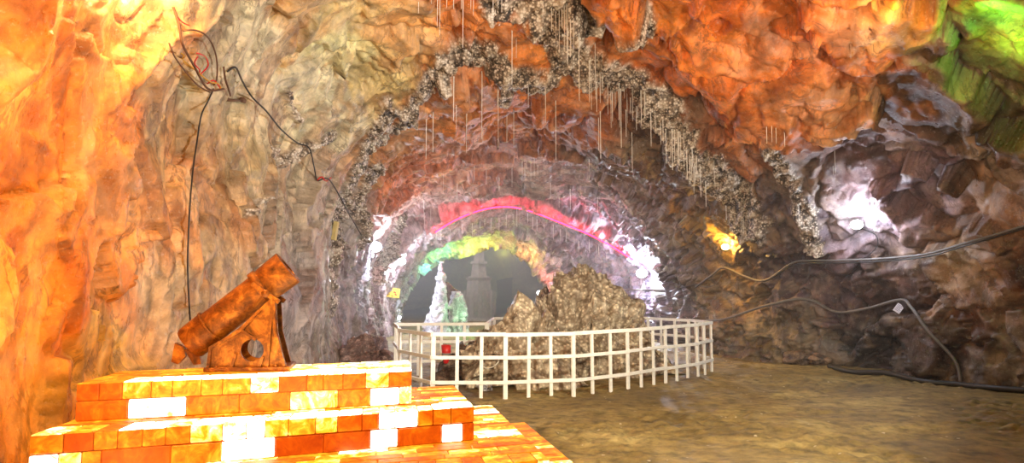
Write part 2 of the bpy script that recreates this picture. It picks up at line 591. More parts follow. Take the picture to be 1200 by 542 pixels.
palS = np.array([.045 * p[1] + .12 for p in palP])

# ---- full resolution
ys, sv, V = cave_grid(1)
NR, NC = V.shape[:2]
du = np.gradient(V, axis=0)
dv = np.gradient(V, axis=1)
N = np.cross(dv, du)
N /= np.linalg.norm(N, axis=2)[:, :, None] + 1e-9
mid = np.stack([V[:, :, 0].mean(1), ys, np.full(NR, 1.8)], 1)[:, None, :]
flip = np.sum(N * (mid - V), axis=2) < 0
N[flip] *= -1
P = V.reshape(-1, 3)
Nn = N.reshape(-1, 3)
S = np.tile(sv, NR)
Y = P[:, 1]

wl = 1 - sstep(2.6, 3.8, S)                 # left wall
wr = sstep(4.6, 6.2, S)                     # right wall
wc = np.clip(1 - wl - wr, 0, 1)
inner = sstep(13, 18, Y)

crust = np.zeros(len(P))
near = Y > 3
idx = np.nonzero(near & (Y < 30))[0]
best = np.full(len(idx), 9.0)
wob = fbm(P[idx] * 1.8, 3, 40) * .5
for bx, by, bz, bw in bandpts:
    sel = np.abs(P[idx, 1] - by) < 3.0
    dd = np.sqrt((P[idx][sel][:, 0] - bx) ** 2 + ((P[idx][sel][:, 1] - by) * .55) ** 2 + (P[idx][sel][:, 2] - bz) ** 2) / bw if False else None
    a = P[idx[sel]]
    dd = np.sqrt((a[:, 0] - bx) ** 2 + ((a[:, 1] - by) * .5) ** 2 + (a[:, 2] - bz) ** 2) / bw
    best[sel] = np.minimum(best[sel], dd)
crust[idx] = 1 - sstep(.8, 1.15, best + wob + fbm(P[idx] * 7, 2, 44) * .3)
ghost = np.zeros(len(P))
ghost[idx] = 1 - sstep(.3, 1.6, best)

# displacement
warp = np.stack([fbm(P * .8, 3, 50), fbm(P * .8 + 31, 3, 53), fbm(P * .8 + 77, 3, 56)], 1)
Q = P + warp * .6
disp = fbm(P * .33, 2, 1) * .35
# left wall: hanging, slightly leaning slabs
Ql = np.stack([Q[:, 0], Q[:, 1] - .2 * Q[:, 2] + .25 * warp[:, 2], Q[:, 2] * .2 + .3 * warp[:, 0] + .1 * Q[:, 1]], 1)
fa, fe = facet(Ql * 1.1, 3)
fb, fe2 = facet(Ql * 2.6 + warp * .5, 4)
disp += wl * (fa * .15 + fb * .035 - (1 - sstep(0, .08, fe)) * .03 + fbm(Ql * 2.4, 4, 9, .45) * .045)
# chamber ceiling and right wall: big rounded blocks with open joints
amt = (wc * (1 - .75 * inner) + wr * (1 - .4 * inner))
fa, fe = facet(Q * np.array([.62, .62, .8]), 5)
fb, fe2 = facet(Q * 1.5 + warp * .7, 6)
disp += amt * (fa * .38 + fb * .10 - (1 - sstep(0, .14, fe)) * .12)
# inner tunnel: thin slanting ledges that follow the tunnel
Sm = S * 2.6
Qi = np.stack([Y * .95 + .3 * Sm + warp[:, 0] * 1.0, Sm * .5 + warp[:, 1] * .8, warp[:, 2] * .3 + 4], 1)
fa, fe = facet(Qi * .95, 7)
fb, fe2 = facet(Qi * 2.6 + warp * .3, 8)
li = inner * (.5 + .5 * (1 - wl))
disp += li * (fa * .22 + fb * .07 + fbm(Qi * 3.0, 4, 17, .45) * .03)
streak = (wl * (1 - .5 * inner)) * fbm(Ql * 1.8 + 3, 6, 90, .52) + li * fbm(Qi * 2.0 + 5, 6, 92, .55) + amt * fbm(Q * 1.0 + 8, 6, 94, .55)
streak2 = (wl * (1 - .5 * inner)) * fbm(Ql * 5.0 + 3, 4, 96, .55) + li * fbm(Qi * 5.5 + 5, 4, 97, .6) + amt * fbm(Q * 2.6 + 8, 5, 98, .55)
fc, fe3 = facet(Q * np.array([5.2, 4.0, 5.2]) + warp * 1.2, 9)
disp += fc * .014 * (1 - .8 * wl) * (1 - .5 * inner)
disp += fbm(Q * 2.0, 3, 20, .42) * .03 * (1 - .7 * wl) + fbm(Q * 9, 2, 26) * .006
# crust stands proud of the rock in knobs
k1, k2, kid = worley(P * 6.5 + warp * .5, 21)
m1, m2, mid_ = worley(P * 15.0, 22)
disp += crust * (.05 + .13 * (1 - k1) * kid + .07 * (1 - m1) * mid_ + fbm(P * 3, 2, 33) * .07)
tone = np.clip(.55 * (1 - k1) * (.3 + .9 * kid) + .6 * (1 - m1) * mid_, 0, 1)
disp *= np.where(Y > 31, 1.6, 1) * sstep(-5, -4, Y) * (1 - sstep(44, 46, Y))
V2 = P + Nn * disp[:, None]

# rock colour
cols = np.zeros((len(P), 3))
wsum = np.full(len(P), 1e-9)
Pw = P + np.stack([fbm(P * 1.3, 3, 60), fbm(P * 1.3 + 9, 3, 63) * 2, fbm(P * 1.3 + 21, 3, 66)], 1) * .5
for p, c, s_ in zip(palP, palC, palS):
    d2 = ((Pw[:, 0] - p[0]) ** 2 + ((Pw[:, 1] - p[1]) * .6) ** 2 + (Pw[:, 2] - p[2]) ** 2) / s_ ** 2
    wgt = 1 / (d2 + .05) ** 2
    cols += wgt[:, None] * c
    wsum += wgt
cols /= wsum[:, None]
# darker rock around the crust
cols *= (1 - .35 * ghost * (1 - crust))[:, None]

att = {'crust': crust, 'crust_tone': tone, 'streak': streak * .9 + .5, 'streak2': streak2 * .9 + .5}
cL, cR = int(NC * 3.1 / 8), int(NC * 5.6 / 8)
rB = int(np.searchsorted(ys, 31.0))


def sub(name, r0, r1, c0, c1):
    rr = np.arange(r0, r1 + 1)
    cc = np.arange(c0, c1 + 1)
    ii = (rr[:, None] * NC + cc[None, :]).ravel()
    o = mesh_np(name, V2[ii], quads(len(rr), len(cc)), ROCK, cols=cols[ii], attrs={k: v[ii] for k, v in att.items()})
    return tag(o, kind='structure')


tag(sub('wall_left', 0, rB, 0, cL), 'orange to grey streaked salt rock wall beside the glowing brick platform', 'rock wall')
tag(sub('ceiling', 0, rB, cL, cR), 'orange and mauve rock vault hung with thin white stalactites', 'ceiling')
tag(sub('wall_right', 0, rB, cR, NC - 1), 'dark brown and purple rock wall crossed by cables', 'rock wall')
tag(sub('wall_back', rB, NR - 1, 0, NC - 1), 'dim rock wall of the misty hall beyond the arch', 'rock wall')

_k = 2
Vb = V2.reshape(NR, NC, 3)[::_k, ::_k]
bvh = BVHTree.FromPolygons([tuple(v) for v in Vb.reshape(-1, 3)],
                           [tuple(int(k) for k in q) for q in quads(Vb.shape[0], Vb.shape[1])])


def hit(px, py, off=0.0):
    """where the sight line of a photo spot meets the rock, standing off it by off metres"""
    d = ray(px, py).normalized()
    h = bvh.ray_cast(EYE, d)
    p = h[0] if h[0] is not None else at(px, py, 20)
    return p - d * off


# ------------------------------------------------------------------ floor
def floor_h(P):
    x, y = P[:, 0], P[:, 1]
    q = np.stack([x, y, np.zeros_like(x)], 1)
    h = fbm(q * .35, 3, 70) * .05 + fbm(q * 1.6, 3, 73) * .022
    rough = sstep(-.1, .35, fbm(q * .5 + 5, 2, 77)) 
    h += rough * (fbm(q * np.array([4, 7, 1]), 3, 80) * .045) + fbm(q * 14, 2, 84) * .004
    tr = np.exp(-((y - 8.3 - .1 * (x - 2)) / .5) ** 2) * sstep(.4, 1.5, x)
    h += tr * ridged(q * np.array([4, 7, 1]), 3, 88) * .018
    # rubble foot along the right wall and back left
    return h


fx = np.concatenate([np.arange(-14, -4, .5), np.arange(-4, 9.6, .035), np.arange(9.6, 12, .4)])
fy = np.concatenate([np.arange(-6, 4.5, .4), np.arange(4.5, 10, .03), np.arange(10, 18, .05), np.arange(18, 48, .3)])
FX, FY = np.meshgrid(fx, fy)
fp = np.stack([FX.ravel(), FY.ravel(), np.zeros(FX.size)], 1)
fp[:, 2] = floor_h(fp)
t = NT('mud_floor')
co = t.coord()
n1 = t.noise(co, .7, 6, .6, .4)
n2 = t.noise(co, 5, 8, .68)
c = t.ramp(n1, [(.3, lin((96, 80, 44))), (.5, lin((130, 110, 64))), (.7, lin((166, 148, 98)))])
c = t.mix(1.0, c, t.ramp(n2, [(.35, .45), (.5, 1.0), (.65, 1.4)]), 'MULTIPLY')
sp = t.n('ShaderNodeTexVoronoi', feature='F1')
t.set(sp, 'Vector', t.coord(scale=(1, 1, 1)))
t.set(sp, 'Scale', 7.0)
spk = t.math('MULTIPLY', t.math('LESS_THAN', sp.outputs['Distance'], .13), t.math('GREATER_THAN', t.noise(co, 2.3, 2), .56))
c = t.mix(t.math('MULTIPLY', spk, .7), c, lin((215, 200, 175)))
n3 = t.noise(co, .9, 5, .7, .5)
c = t.mix(t.math('MULTIPLY', t.ramp(n3, [(.62, 0.0), (.72, 1.0)]), .45), c, lin((190, 176, 150)))
p = t.principled(Base_Color=c, Roughness=t.ramp(n1, [(.3, .5), (.7, .8)]))
b = t.n('ShaderNodeBump', i_Strength=.6)
b.inputs['Distance'].default_value = .07
t.set(b, 'Height', t.noise(co, 11, 8, .72))
t.set(p, 'Normal', b.outputs[0])
fl = mesh_np('floor', fp, quads(len(fy), len(fx)), t.m)
tag(fl, 'uneven ochre mud floor of the cave', 'floor', kind='structure')


def fz(x, y):
    return float(floor_h(np.array([[x, y, 0.0]]))[0])


# ================================================================== SALT BRICK PLATFORM
def salt_material():
    t = NT('lit_salt_brick')
    g = t.n('ShaderNodeAttribute', attribute_name='glow').outputs['Fac']
    h = t.n('ShaderNodeAttribute', attribute_name='hue').outputs['Fac']
    co = t.coord()
    n = t.ramp(t.noise(co, 8, 5, .65, 1.2), [(.3, 0.0), (.7, 1.0)])
    n2 = t.noise(co, 30, 4, .6)
    v = t.math('ADD', g, t.math('MULTIPLY', t.math('SUBTRACT', n, .5), t.math('ADD', .2, t.math('MULTIPLY', g, .45))))
    v = t.math('ADD', v, t.math('MULTIPLY', t.math('SUBTRACT', n2, .5), .12))
    col = t.ramp(v, [(0.0, (.5, .03, .002)), (.26, (1.0, .14, .003)), (.45, (1.0, .3, .006)),
                     (.66, (1.0, .5, .02)), (.85, (1.0, .72, .2)), (1.0, (1.0, .9, .6))])
    stn = t.math('ADD', .5, t.math('MULTIPLY', t.math('POWER', t.math('MAXIMUM', v, 0.0), 3.0), 2.6))
    base = t.mix(h, lin((130, 44, 12)), lin((168, 78, 26)))
    p = t.principled(Base_Color=base, Roughness=.6)
    t.set(p, 'Emission Color', col)
    t.set(p, 'Emission Strength', stn)
    b = t.n('ShaderNodeBump', i_Strength=.4)
    b.inputs['Distance'].default_value = .01
    t.set(b, 'Height', n2)
    t.set(p, 'Normal', b.outputs[0])
    return t.m


SALT = salt_material()
MORTAR = simple('salt_joint', (176, 84, 28), .8)
TIERS = [
    # FL, FR, BR, BL, z0, z1
    ((-3.0, 3.4), (.80, 4.6), (.14, 7.7), (-3.25, 6.35), 0.0, .26),
    ((-3.0, 3.85), (.26, 4.92), (-.2, 7.15), (-3.2, 6.1), .26, .53),
    ((-2.99, 4.42), (-.29, 5.5), (-.54, 6.66), (-3.15, 5.85), .53, .79),
    ((-2.98, 4.85), (-.79, 5.6), (-.93, 6.4), (-3.08, 5.6), .79, 1.05),
]
platform = empty('brick_platform', (-1.4, 5.4, 0), 'stepped platform of glowing orange salt bricks lit from inside, under the cannon', 'platform')
HOT = {3: [((150, 218), 0, 1.15), ((340, 396), 0, .8), ((434, 468), 0, 1.15), ((434, 460), 1, .75), ((85, 150), 0, .3),
           ((85, 140), 1, .28), ((150, 290), 1, .58), ((290, 312), 1, .9), ((312, 345), 1, .3), ((345, 430), 1, .42), ((218, 340), 0, .4), ((396, 434), 0, .46), ((460, 490), 1, .4)],
       2: [((260, 322), 0, 1.2), ((434, 466), 0, 1.2), ((518, 542), 0, 1.2), ((45, 68), 0, 1.1), ((68, 95), 0, .8), ((95, 118), 0, .5),
           ((118, 200), 0, .22), ((200, 262), 0, .45), ((322, 434), 0, .2), ((466, 518), 0, .26), ((542, 560), 0, .2),
           ((258, 290), 1, .95), ((290, 305), 1, 1.2), ((230, 258), 1, .7), ((450, 478), 1, 1.2), ((374, 400), 1, .75), ((76, 106), 1, .2), ((106, 230), 1, .45),
           ((305, 374), 1, .6), ((400, 450), 1, .3), ((478, 560), 1, .38), ((45, 76), 1, .45)]}
for ti, (FL, FR, BR, BL, z0, z1) in enumerate(TIERS):
    org = Vector((-1.4, 5.4, 0))
    rnd = random.Random(30 + ti)

    def bil(u, v, z):
        x = (FL[0] * (1 - u) + FR[0] * u) * (1 - v) + (BL[0] * (1 - u) + BR[0] * u) * v
        y = (FL[1] * (1 - u) + FR[1] * u) * (1 - v) + (BL[1] * (1 - u) + BR[1] * u) * v
        return Vector((x, y, z)) - org

    Wd = math.dist(FL, FR)
    Dp = .5 * (math.dist(FL, BL) + math.dist(FR, BR))
    bm = bmesh.new()
    gl = bm.faces.layers.float.new('glow_f')
    hu = bm.faces.layers.float.new('hue_f')

    def brick(u0, u1, v0, v1, za, zb, glow, top=None):
        gu, gv = .0028 / Wd, .0028 / Dp
        jz = rnd.uniform(-.003, .002)
        vs = [bm.verts.new(bil(u, v, z)) for u in (u0 + gu, u1 - gu) for v in (v0 + gv, v1 - gv) for z in (za + .004, zb - .002 + jz)]
        fs = [(0, 1, 3, 2), (4, 6, 7, 5), (0, 4, 5, 1), (2, 3, 7, 6), (0, 2, 6, 4), (1, 5, 7, 3)]
        fc = [bm.faces.new([vs[i] for i in q]) for q in fs]
        hh = rnd.random()
        for f in fc:
            f[gl] = glow
            f[hu] = hh
        if top is not None: fc[5][gl] = top          # (1,5,7,3) is the upper face
        es = list({e for f in fc for e in f.edges})
        r_ = bmesh.ops.bevel(bm, geom=es, offset=.006, segments=1, affect='EDGES', profile=.5)

    def heat(u, v, z, course, px=None):
        q = proj(bil(u, v, z) + org)[0]
        for (a, b_), cc, gg in HOT.get(ti, []):
            if cc == course and a <= q < b_: return gg + rnd.uniform(-.03, .03)
        return rnd.choice([.22, .35, .42, .5, .6, .85])

    zm = z0 + (z1 - z0) * .52
    # lower course: long stretchers along the front and the right flank
    edges = [(-.0, )]
    u = 0
    cuts = []
    if ti in HOT:
        lst = sorted({e for (a, b_), cc, gg in HOT[ti] if cc == 0 for e in (a, b_)})
        us = []
        for qx in lst:
            lo, hi = 0, 1
            for _ in range(30):
                m_ = (lo + hi) / 2
                if proj(bil(m_, 0, zm) + org)[0] < qx: lo = m_
                else: hi = m_
            us.append(lo)
        cuts = sorted({0.0, 1.0, *[a for a in us if .02 < a < .985]})
        full = [cuts[0]]
        for a, b_ in zip(cuts[:-1], cuts[1:]):
            n_ = max(1, round((b_ - a) * Wd / .34))
            full += [a + (b_ - a) * (k + 1) / n_ for k in range(n_)]
        cuts = full
    else:
        while u < 1:
            cuts.append(u)
            u += rnd.uniform(.24, .42) / Wd
        cuts.append(1.0)
    for a, b_ in zip(cuts[:-1], cuts[1:]):
        brick(a, b_, 0, .12 / Dp, z0, zm, heat((a + b_) / 2, 0, zm - .06, 0))
    # upper course: headers along the front
    u = 0
    cuts = [0.0]
    while u < 1:
        u += rnd.uniform(.115, .2) / Wd
        if u > 1 - .06 / Wd: break
        cuts.append(u)
    cuts.append(1.0)
    ft = .24 / Dp
    for a, b_ in zip(cuts[:-1], cuts[1:]):
        g_ = heat((a + b_) / 2, 0, z1 - .05, 1)
        hot = ti >= 2 and (a * Wd > .35 or rnd.random() < .3)
        brick(a, b_, 0, ft, zm, z1, g_, top=(rnd.uniform(.85, 1.25) if hot else rnd.uniform(.3, .6)))
    # rows across the top, long side along the steps
    v = ft
    row = 0
    while v < 1 - .01:
        v2 = min(1.0, v + rnd.uniform(.095, .13) / Dp)
        if 1 - v2 < .05 / Dp: v2 = 1.0
        u = 0
        cuts = [0.0]
        u -= rnd.uniform(0, .25) / Wd
        while u < 1:
            u += rnd.uniform(.28, .55) / Wd
            if u > 1 - .2 / Wd: break
            if u > .03: cuts.append(u)
        cuts.append(1.0)
        for a, b_ in zip(cuts[:-1], cuts[1:]):
            g_ = rnd.choice([.35, .42, .5, .55, .65, .8, .95] if ti > 0 else [.32, .4, .46, .5, .56, .8])
            if ti == 3 and (a + b_) / 2 > .55: g_ = rnd.uniform(.7, 1.0)
            if ti == 3 and (a + b_) / 2 < .5: g_ = rnd.uniform(.4, .6)
            brick(a, b_, v, v2, z0, z1, g_)
        v = v2
        row += 1
    me = bpy.data.meshes.new('tier')
    bmesh.ops.recalc_face_normals(bm, faces=bm.faces)
    bm.to_mesh(me)
    bm.free()
    # one value per corner of the mesh so every brick keeps its own glow
    for nm in ('glow', 'hue'):
        src = me.attributes[nm + '_f']
        vals = np.zeros(len(me.polygons), np.float32)
        src.data.foreach_get('value', vals)
        a = me.attributes.new(nm, 'FLOAT', 'FACE')
        a.data.foreach_set('value', vals)
    o = link('tier', me, SALT, platform)
    # mortar core just behind the brick faces, seen only in the joints
    mu, mv = .010 / Wd, .010 / Dp
    bm = bmesh.new()
    vs = [bm.verts.new(bil(u_, v_, z_)) for u_ in (mu, 1 - mu) for v_ in (mv, 1 - mv) for z_ in (z0, z1 - .010)]
    for q_ in [(0, 1, 3, 2), (4, 6, 7, 5), (0, 4, 5, 1), (2, 3, 7, 6), (0, 2, 6, 4), (1, 5, 7, 3)]: bm.faces.new([vs[i] for i in q_])
    from_bm('mortar', bm, MORTAR, o)

# ================================================================== CANNON
IRON = None
t = NT('rusty_cast_iron')
co = t.coord()
n = t.noise(co, 9, 7, .7, .5)
c = t.ramp(n, [(.3, lin((52, 28, 12))), (.5, lin((138, 80, 28))), (.7, lin((214, 142, 56)))])
p = t.principled(Base_Color=c, Roughness=.38, Metallic=.5)
b = t.n('ShaderNodeBump', i_Strength=.6)
b.inputs['Distance'].default_value = .012
t.set(b, 'Height', t.noise(co, 38, 5, .7))
t.set(p, 'Normal', b.outputs[0])
IRON = t.m
CX, CY, CZ = at(297, 428, 5.72).x, 5.72, 1.05
cannon = empty('cannon', (CX, CY, CZ), 'short rusty iron mortar cannon tilted upward on a holed cradle, standing on the salt platform', 'cannon', rz=math.radians(10))
K = 5.72 / F        # metres per photo px at the cannon
A = math.atan2(92, 112)                    # elevation
ax = Vector((math.cos(A), 0, math.sin(A)))


def cl(px, py, dy=0.0):
    return Vector(((px - 297) * K, dy, (428 - py) * K))


bre, muz = cl(226, 399), cl(333, 311)
ax = (muz - bre).normalized()
Lb = (muz - bre).length
Mx = Matrix.Translation(bre) @ Vector((0, 0, 1)).rotation_difference(ax).to_matrix().to_4x4()


def lathe(bm, prof, n=40, M=None):
    rings = []
    for r_, z_ in prof:
        rings.append([bm.verts.new((r_ * math.cos(2 * PI * k / n), r_ * math.sin(2 * PI * k / n), z_)) for k in range(n)])
    for i in range(len(rings) - 1):
        for k in range(n):
            bm.faces.new((rings[i][k], rings[i][(k + 1) % n], rings[i + 1][(k + 1) % n], rings[i + 1][k]))
    bm.faces.new(rings[0][::-1])
    bm.faces.new(rings[-1])
    if M is not None: bmesh.ops.transform(bm, matrix=M, verts=bm.verts)


R0 = 20.5 * K
bm = bmesh.new()
L = Lb
lathe(bm, [(.02, -.01), (R0 * .55, -.012), (R0 * .9, 0), (R0 * .98, .02), (R0 * 1.0, .2 * L), (R0 * 1.0, .215 * L), (R0 * .93, .225 * L),
           (R0 * .92, .3 * L), (R0 * .92, .66 * L), (R0 * .92, .70 * L), (R0 * 1.0, .715 * L), (R0 * 1.02, .74 * L),
           (R0 * 1.02, .765 * L), (R0 * .97, .775 * L), (R0 * 1.0, .79 * L), (R0 * 1.06, .99 * L), (R0 * 1.05, L),
           (R0 * .62, L + .002), (R0 * .6, .97 * L), (R0 * .58, .5 * L), (.01, .49 * L)], 48, Mx)
barrel = from_bm('barrel', bm, IRON, cannon, True)
m_ = barrel.modifiers.new('edges', 'EDGE_SPLIT')
m_.split_angle = math.radians(40)
bm = bmesh.new()
lathe(bm, [(R0 * 1.0, .2 * L), (R0 * 1.05, .205 * L), (R0 * 1.05, .222 * L), (R0 * 1.0, .228 * L)], 40, Mx)
from_bm('breech_ring', bm, IRON, cannon, True)
bm = bmesh.new()
lathe(bm, [(R0 * 1.0, .70 * L), (R0 * 1.09, .705 * L), (R0 * 1.09, .765 * L), (R0 * 1.0, .77 * L)], 40, Mx)
from_bm('trunnion_band', bm, IRON, cannon, True)
# pawl under the breech
bm = bmesh.new()
for pts in ([(212, 397), (209, 418), (216, 421), (224, 412), (222, 402)], [(222, 404), (233, 422), (241, 421), (238, 405)]):
    f0 = [bm.verts.new(cl(a, b_, -.035)) for a, b_ in pts]
    f1 = [bm.verts.new(cl(a, b_, .035)) for a, b_ in pts]
    bm.faces.new(f0)
    bm.faces.new(f1[::-1])
    for i in range(len(pts)):
        j = (i + 1) % len(pts)
        bm.faces.new((f0[i], f0[j], f1[j], f1[i]))
from_bm('breech_lug', bm, IRON, cannon)


def plate_with_hole(bm, outline, hole, rad, y0, y1, n=32):
    """flat plate with a round hole, between two outlines"""
    hc = cl(*hole)
    out = []
    pts = [cl(*q) for q in outline]

    def edge_at(ang):
        d = Vector((math.cos(ang), 0, math.sin(ang)))
        bestt = None
        for i in range(len(pts)):
            a, b_ = pts[i], pts[(i + 1) % len(pts)]
            e = b_ - a
            den = d.x * e.z - d.z * e.x
            if abs(den) < 1e-9: continue
            w_ = a - hc
            tt = (w_.x * e.z - w_.z * e.x) / den
            ss = (w_.x * d.z - w_.z * d.x) / den
            if tt > 1e-4 and -1e-4 <= ss <= 1.0001 and (bestt is None or tt < bestt): bestt = tt
        return hc + d * (bestt or .1)

    angs = sorted([2 * PI * k / n for k in range(n)] +
                  [math.atan2((q - hc).z, (q - hc).x) % (2 * PI) for q in pts])
    rings = []
    for yy in (y0, y1):
        o_ = [bm.verts.new(Vector((edge_at(a).x, yy, edge_at(a).z))) for a in angs]
        i_ = [bm.verts.new(Vector((hc.x + rad * K * math.cos(a), yy, hc.z + rad * K * math.sin(a)))) for a in angs]
        rings.append((o_, i_))
    m = len(angs)
    for k in range(m):
        j = (k + 1) % m
        for (o_, i_) in rings:
            bm.faces.new((o_[k], o_[j], i_[j], i_[k]))
        bm.faces.new((rings[0][0][k], rings[0][0][j], rings[1][0][j], rings[1][0][k]))
        bm.faces.new((rings[0][1][k], rings[0][1][j], rings[1][1][j], rings[1][1][k]))
    bmesh.ops.remove_doubles(bm, verts=bm.verts, dist=1e-6)


cheek_out = [(253, 423), (336, 423), (326, 385), (323, 345), (317, 347), (301, 363), (285, 379), (256, 401)]
for y0, y1 in ((-.15, -.128), (.128, .15)):
    bm = bmesh.new()
    plate_with_hole(bm, cheek_out, (299, 405), 12.5, y0, y1)
    ck = from_bm('side_plate', bm, IRON, cannon)
    bm = bmesh.new()
    s = -1 if y0 < 0 else 1
    ye = y0 - .03 if s < 0 else y1 + .03
    # raised ribs and rim
    def rib(a, b_, wpx=3.2):
        pa, pb = cl(*a), cl(*b_)
        d = (pb - pa).normalized()
        nn = Vector((-d.z, 0, d.x)) * wpx * K / 2
        vs = []
        for yy in (min(ye, y0), max(ye, y1)):
            vs.append([bm.verts.new(Vector((q.x, yy, q.z))) for q in (pa - nn, pa + nn, pb + nn, pb - nn)])
        bm.faces.new(vs[0]); bm.faces.new(vs[1][::-1])
        for k in range(4):
            bm.faces.new((vs[0][k], vs[0][(k + 1) % 4], vs[1][(k + 1) % 4], vs[1][k]))
    for a, b_ in (((253, 424), (255, 400)), ((255, 401), (287, 382)), ((287, 382), (303, 393)), ((316, 423), (320, 345)),
                  ((335, 424), (323, 384)), ((278, 423), (282, 409)), ((308, 423), (311, 412)), ((323, 384), (321, 345)),
                  ((287, 382), (306, 360))):
        rib(a, b_)
    from_bm('rib', bm, IRON, ck)
bm = bmesh.new()
q0, q1 = cl(249, 429), cl(341, 423)
bm_box(bm, q0.x, q1.x, -.2, .2, 0.0, q1.z, bev=.006)
bpl = from_bm('base_plate', bm, IRON, cannon)
for bx_ in (262, 326):
    for sgn in (-1, 1):
        bm = bmesh.new()
        c0 = cl(bx_, 423, sgn * .185)
        lathe(bm, [(.016, 0), (.016, .012), (.008, .016)], 6, Matrix.Translation((c0.x, sgn * .183, q1.z)))
        from_bm('bolt', bm, IRON, bpl)
bm = bmesh.new()
c1 = cl(312, 341)
bm_tube(bm, [(c1.x, -.19, c1.z), (c1.x, .19, c1.z)], .03, 20)
from_bm('trunnion', bm, IRON, cannon, True)
# clamp strap over the barrel
for sgn in (-1, 1):
    bm = bmesh.new()
    pa, pb = cl(297, 330), cl(327, 351)
    d = (pb - pa).normalized()
    nn = Vector((-d.z, 0, d.x)) * .018
    y0, y1 = sgn * .128, sgn * .175
    vs = [[bm.verts.new(Vector((q.x, yy, q.z))) for q in (pa - nn, pa + nn, pb + nn, pb - nn)] for yy in (y0, y1)]
    bm.faces.new(vs[0]); bm.faces.new(vs[1][::-1])
    for k in range(4): bm.faces.new((vs[0][k], vs[0][(k + 1) % 4], vs[1][(k + 1) % 4], vs[1][k]))
    from_bm('clamp_arm', bm, IRON, cannon)

# ================================================================== FENCE
WHITE = simple('white_paint', (242, 240, 236), .5, var=.1, scale=9, bump=.15)
fence = empty('picket_fence', (1.0, 13, 0), 'white painted wooden railing fence around the salt rocks', 'fence')
forg = Vector((1.0, 13, 0))
FP = [at(507, 444, 10.9), at(592, 465, 10.9), at(672, 461, 11.2), at(736, 453, 12.0), at(780, 445, 12.9), at(818, 440, 13.7), at(834, 437, 14.4)]
FP = [Vector((p.x, p.y, 0)) for p in FP]
FP += [Vector((3.9, 15.6, 0)), Vector((3.2, 16.6, 0)), Vector((1.6, 17.0, 0)), Vector((-.4, 16.6, 0)), Vector((-.5, 14.1, 0)),
       Vector((-2.3, 13.9, 0)), Vector((-2.0, 12.6, 0)), Vector((-1.9, 12.0, 0))]


def rail_box(bm, a, b, z, h, th):
    d = (b - a)
    L_ = d.length
    ang = math.atan2(d.y, d.x)
    M = Matrix.Translation(a - forg) @ Matrix.Rotation(ang, 4, 'Z')
    bm_box(bm, -.01, L_ + .01, -th / 2, th / 2, z - h / 2, z + h / 2, M=M, bev=.003)


loop = FP + [FP[0]]
npost = [3, 3, 3, 3, 3, 2, 3, 3, 4, 5, 5, 4, 3, 2, 3]
rr = random.Random(5)
for i in range(len(loop) - 1):
    a, b_ = loop[i], loop[i + 1]
    d = (b_ - a).normalized()
    nrm = Vector((-d.y, d.x, 0))
    if nrm.dot(Vector((1, 14, 0)) - a) > 0: nrm = -nrm       # outward
    for z, h in ((.985, .06), (.63, .055), (.25, .055)):
        bm = bmesh.new()
        rail_box(bm, a + nrm * .03, b_ + nrm * .03, z + rr.uniform(-.008, .008), h, .03)
        from_bm('rail', bm, WHITE, fence)
    k = npost[i]
    for j in range(k):
        q = a.lerp(b_, j / k)
        bm = bmesh.new()
        big = j == 0
        wv = .034 if big else .027
        M = Matrix.Translation(q - forg) @ Matrix.Rotation(math.atan2(d.y, d.x), 4, 'Z') @ Matrix.Rotation(rr.uniform(-.012, .012), 4, 'Y')
        zb = fz(q.x, q.y) - .03 if big else fz(q.x, q.y) - .01
        bm_box(bm, -wv, wv, -.02, .015, zb, 1.0 if big else .98, M=M, bev=.003)
        from_bm('post' if big else 'picket', bm, WHITE, fence)

# ================================================================== SALT ROCKS
def crystal_mat(name, dark, light, rough=.5, sc=16.0):
    t = NT(name)
    co = t.coord()
    kn = t.n('ShaderNodeAttribute', attribute_name='knob').outputs['Fac']
    n = t.noise(co, sc * .4, 6, .7, .6)
    vo = t.n('ShaderNodeTexVoronoi', feature='F1')
    t.set(vo, 'Vector', co)
    t.set(vo, 'Scale', sc * 1.6)
    vc = t.n('ShaderNodeSeparateColor', i_0=vo.outputs['Color']).outputs[0]
    v = t.math('ADD', t.math('MULTIPLY', kn, .45), t.math('MULTIPLY', n, .5))
    v = t.math('ADD', v, t.math('MULTIPLY', t.math('MULTIPLY', t.ramp(vo.outputs['Distance'], [(.1, 1.0), (.7, 0.0)]), vc), .35))
    c = t.ramp(v, [(.3, lin(dark)), (.48, tuple(a * .65 + b_ * .35 for a, b_ in zip(lin(dark), lin(light)))), (.68, lin(light)), (.9, tuple(min(1, x * 1.35) for x in lin(light)))])
    p = t.principled(Base_Color=c, Roughness=rough)
    b = t.n('ShaderNodeBump', i_Strength=.6)
    b.inputs['Distance'].default_value = .03
    t.set(b, 'Height', t.noise(co, sc * 1.3, 5, .7))
    t.set(p, 'Normal', b.outputs[0])
    return t.m


ROCKM = crystal_mat('salt_rock', (112, 92, 70), (232, 216, 190), .45, 11)
CRYST = crystal_mat('white_salt_crystal', (120, 118, 124), (232, 230, 234), .4, 22)
RUBM = crystal_mat('dark_rubble', (52, 38, 30), (128, 104, 84))


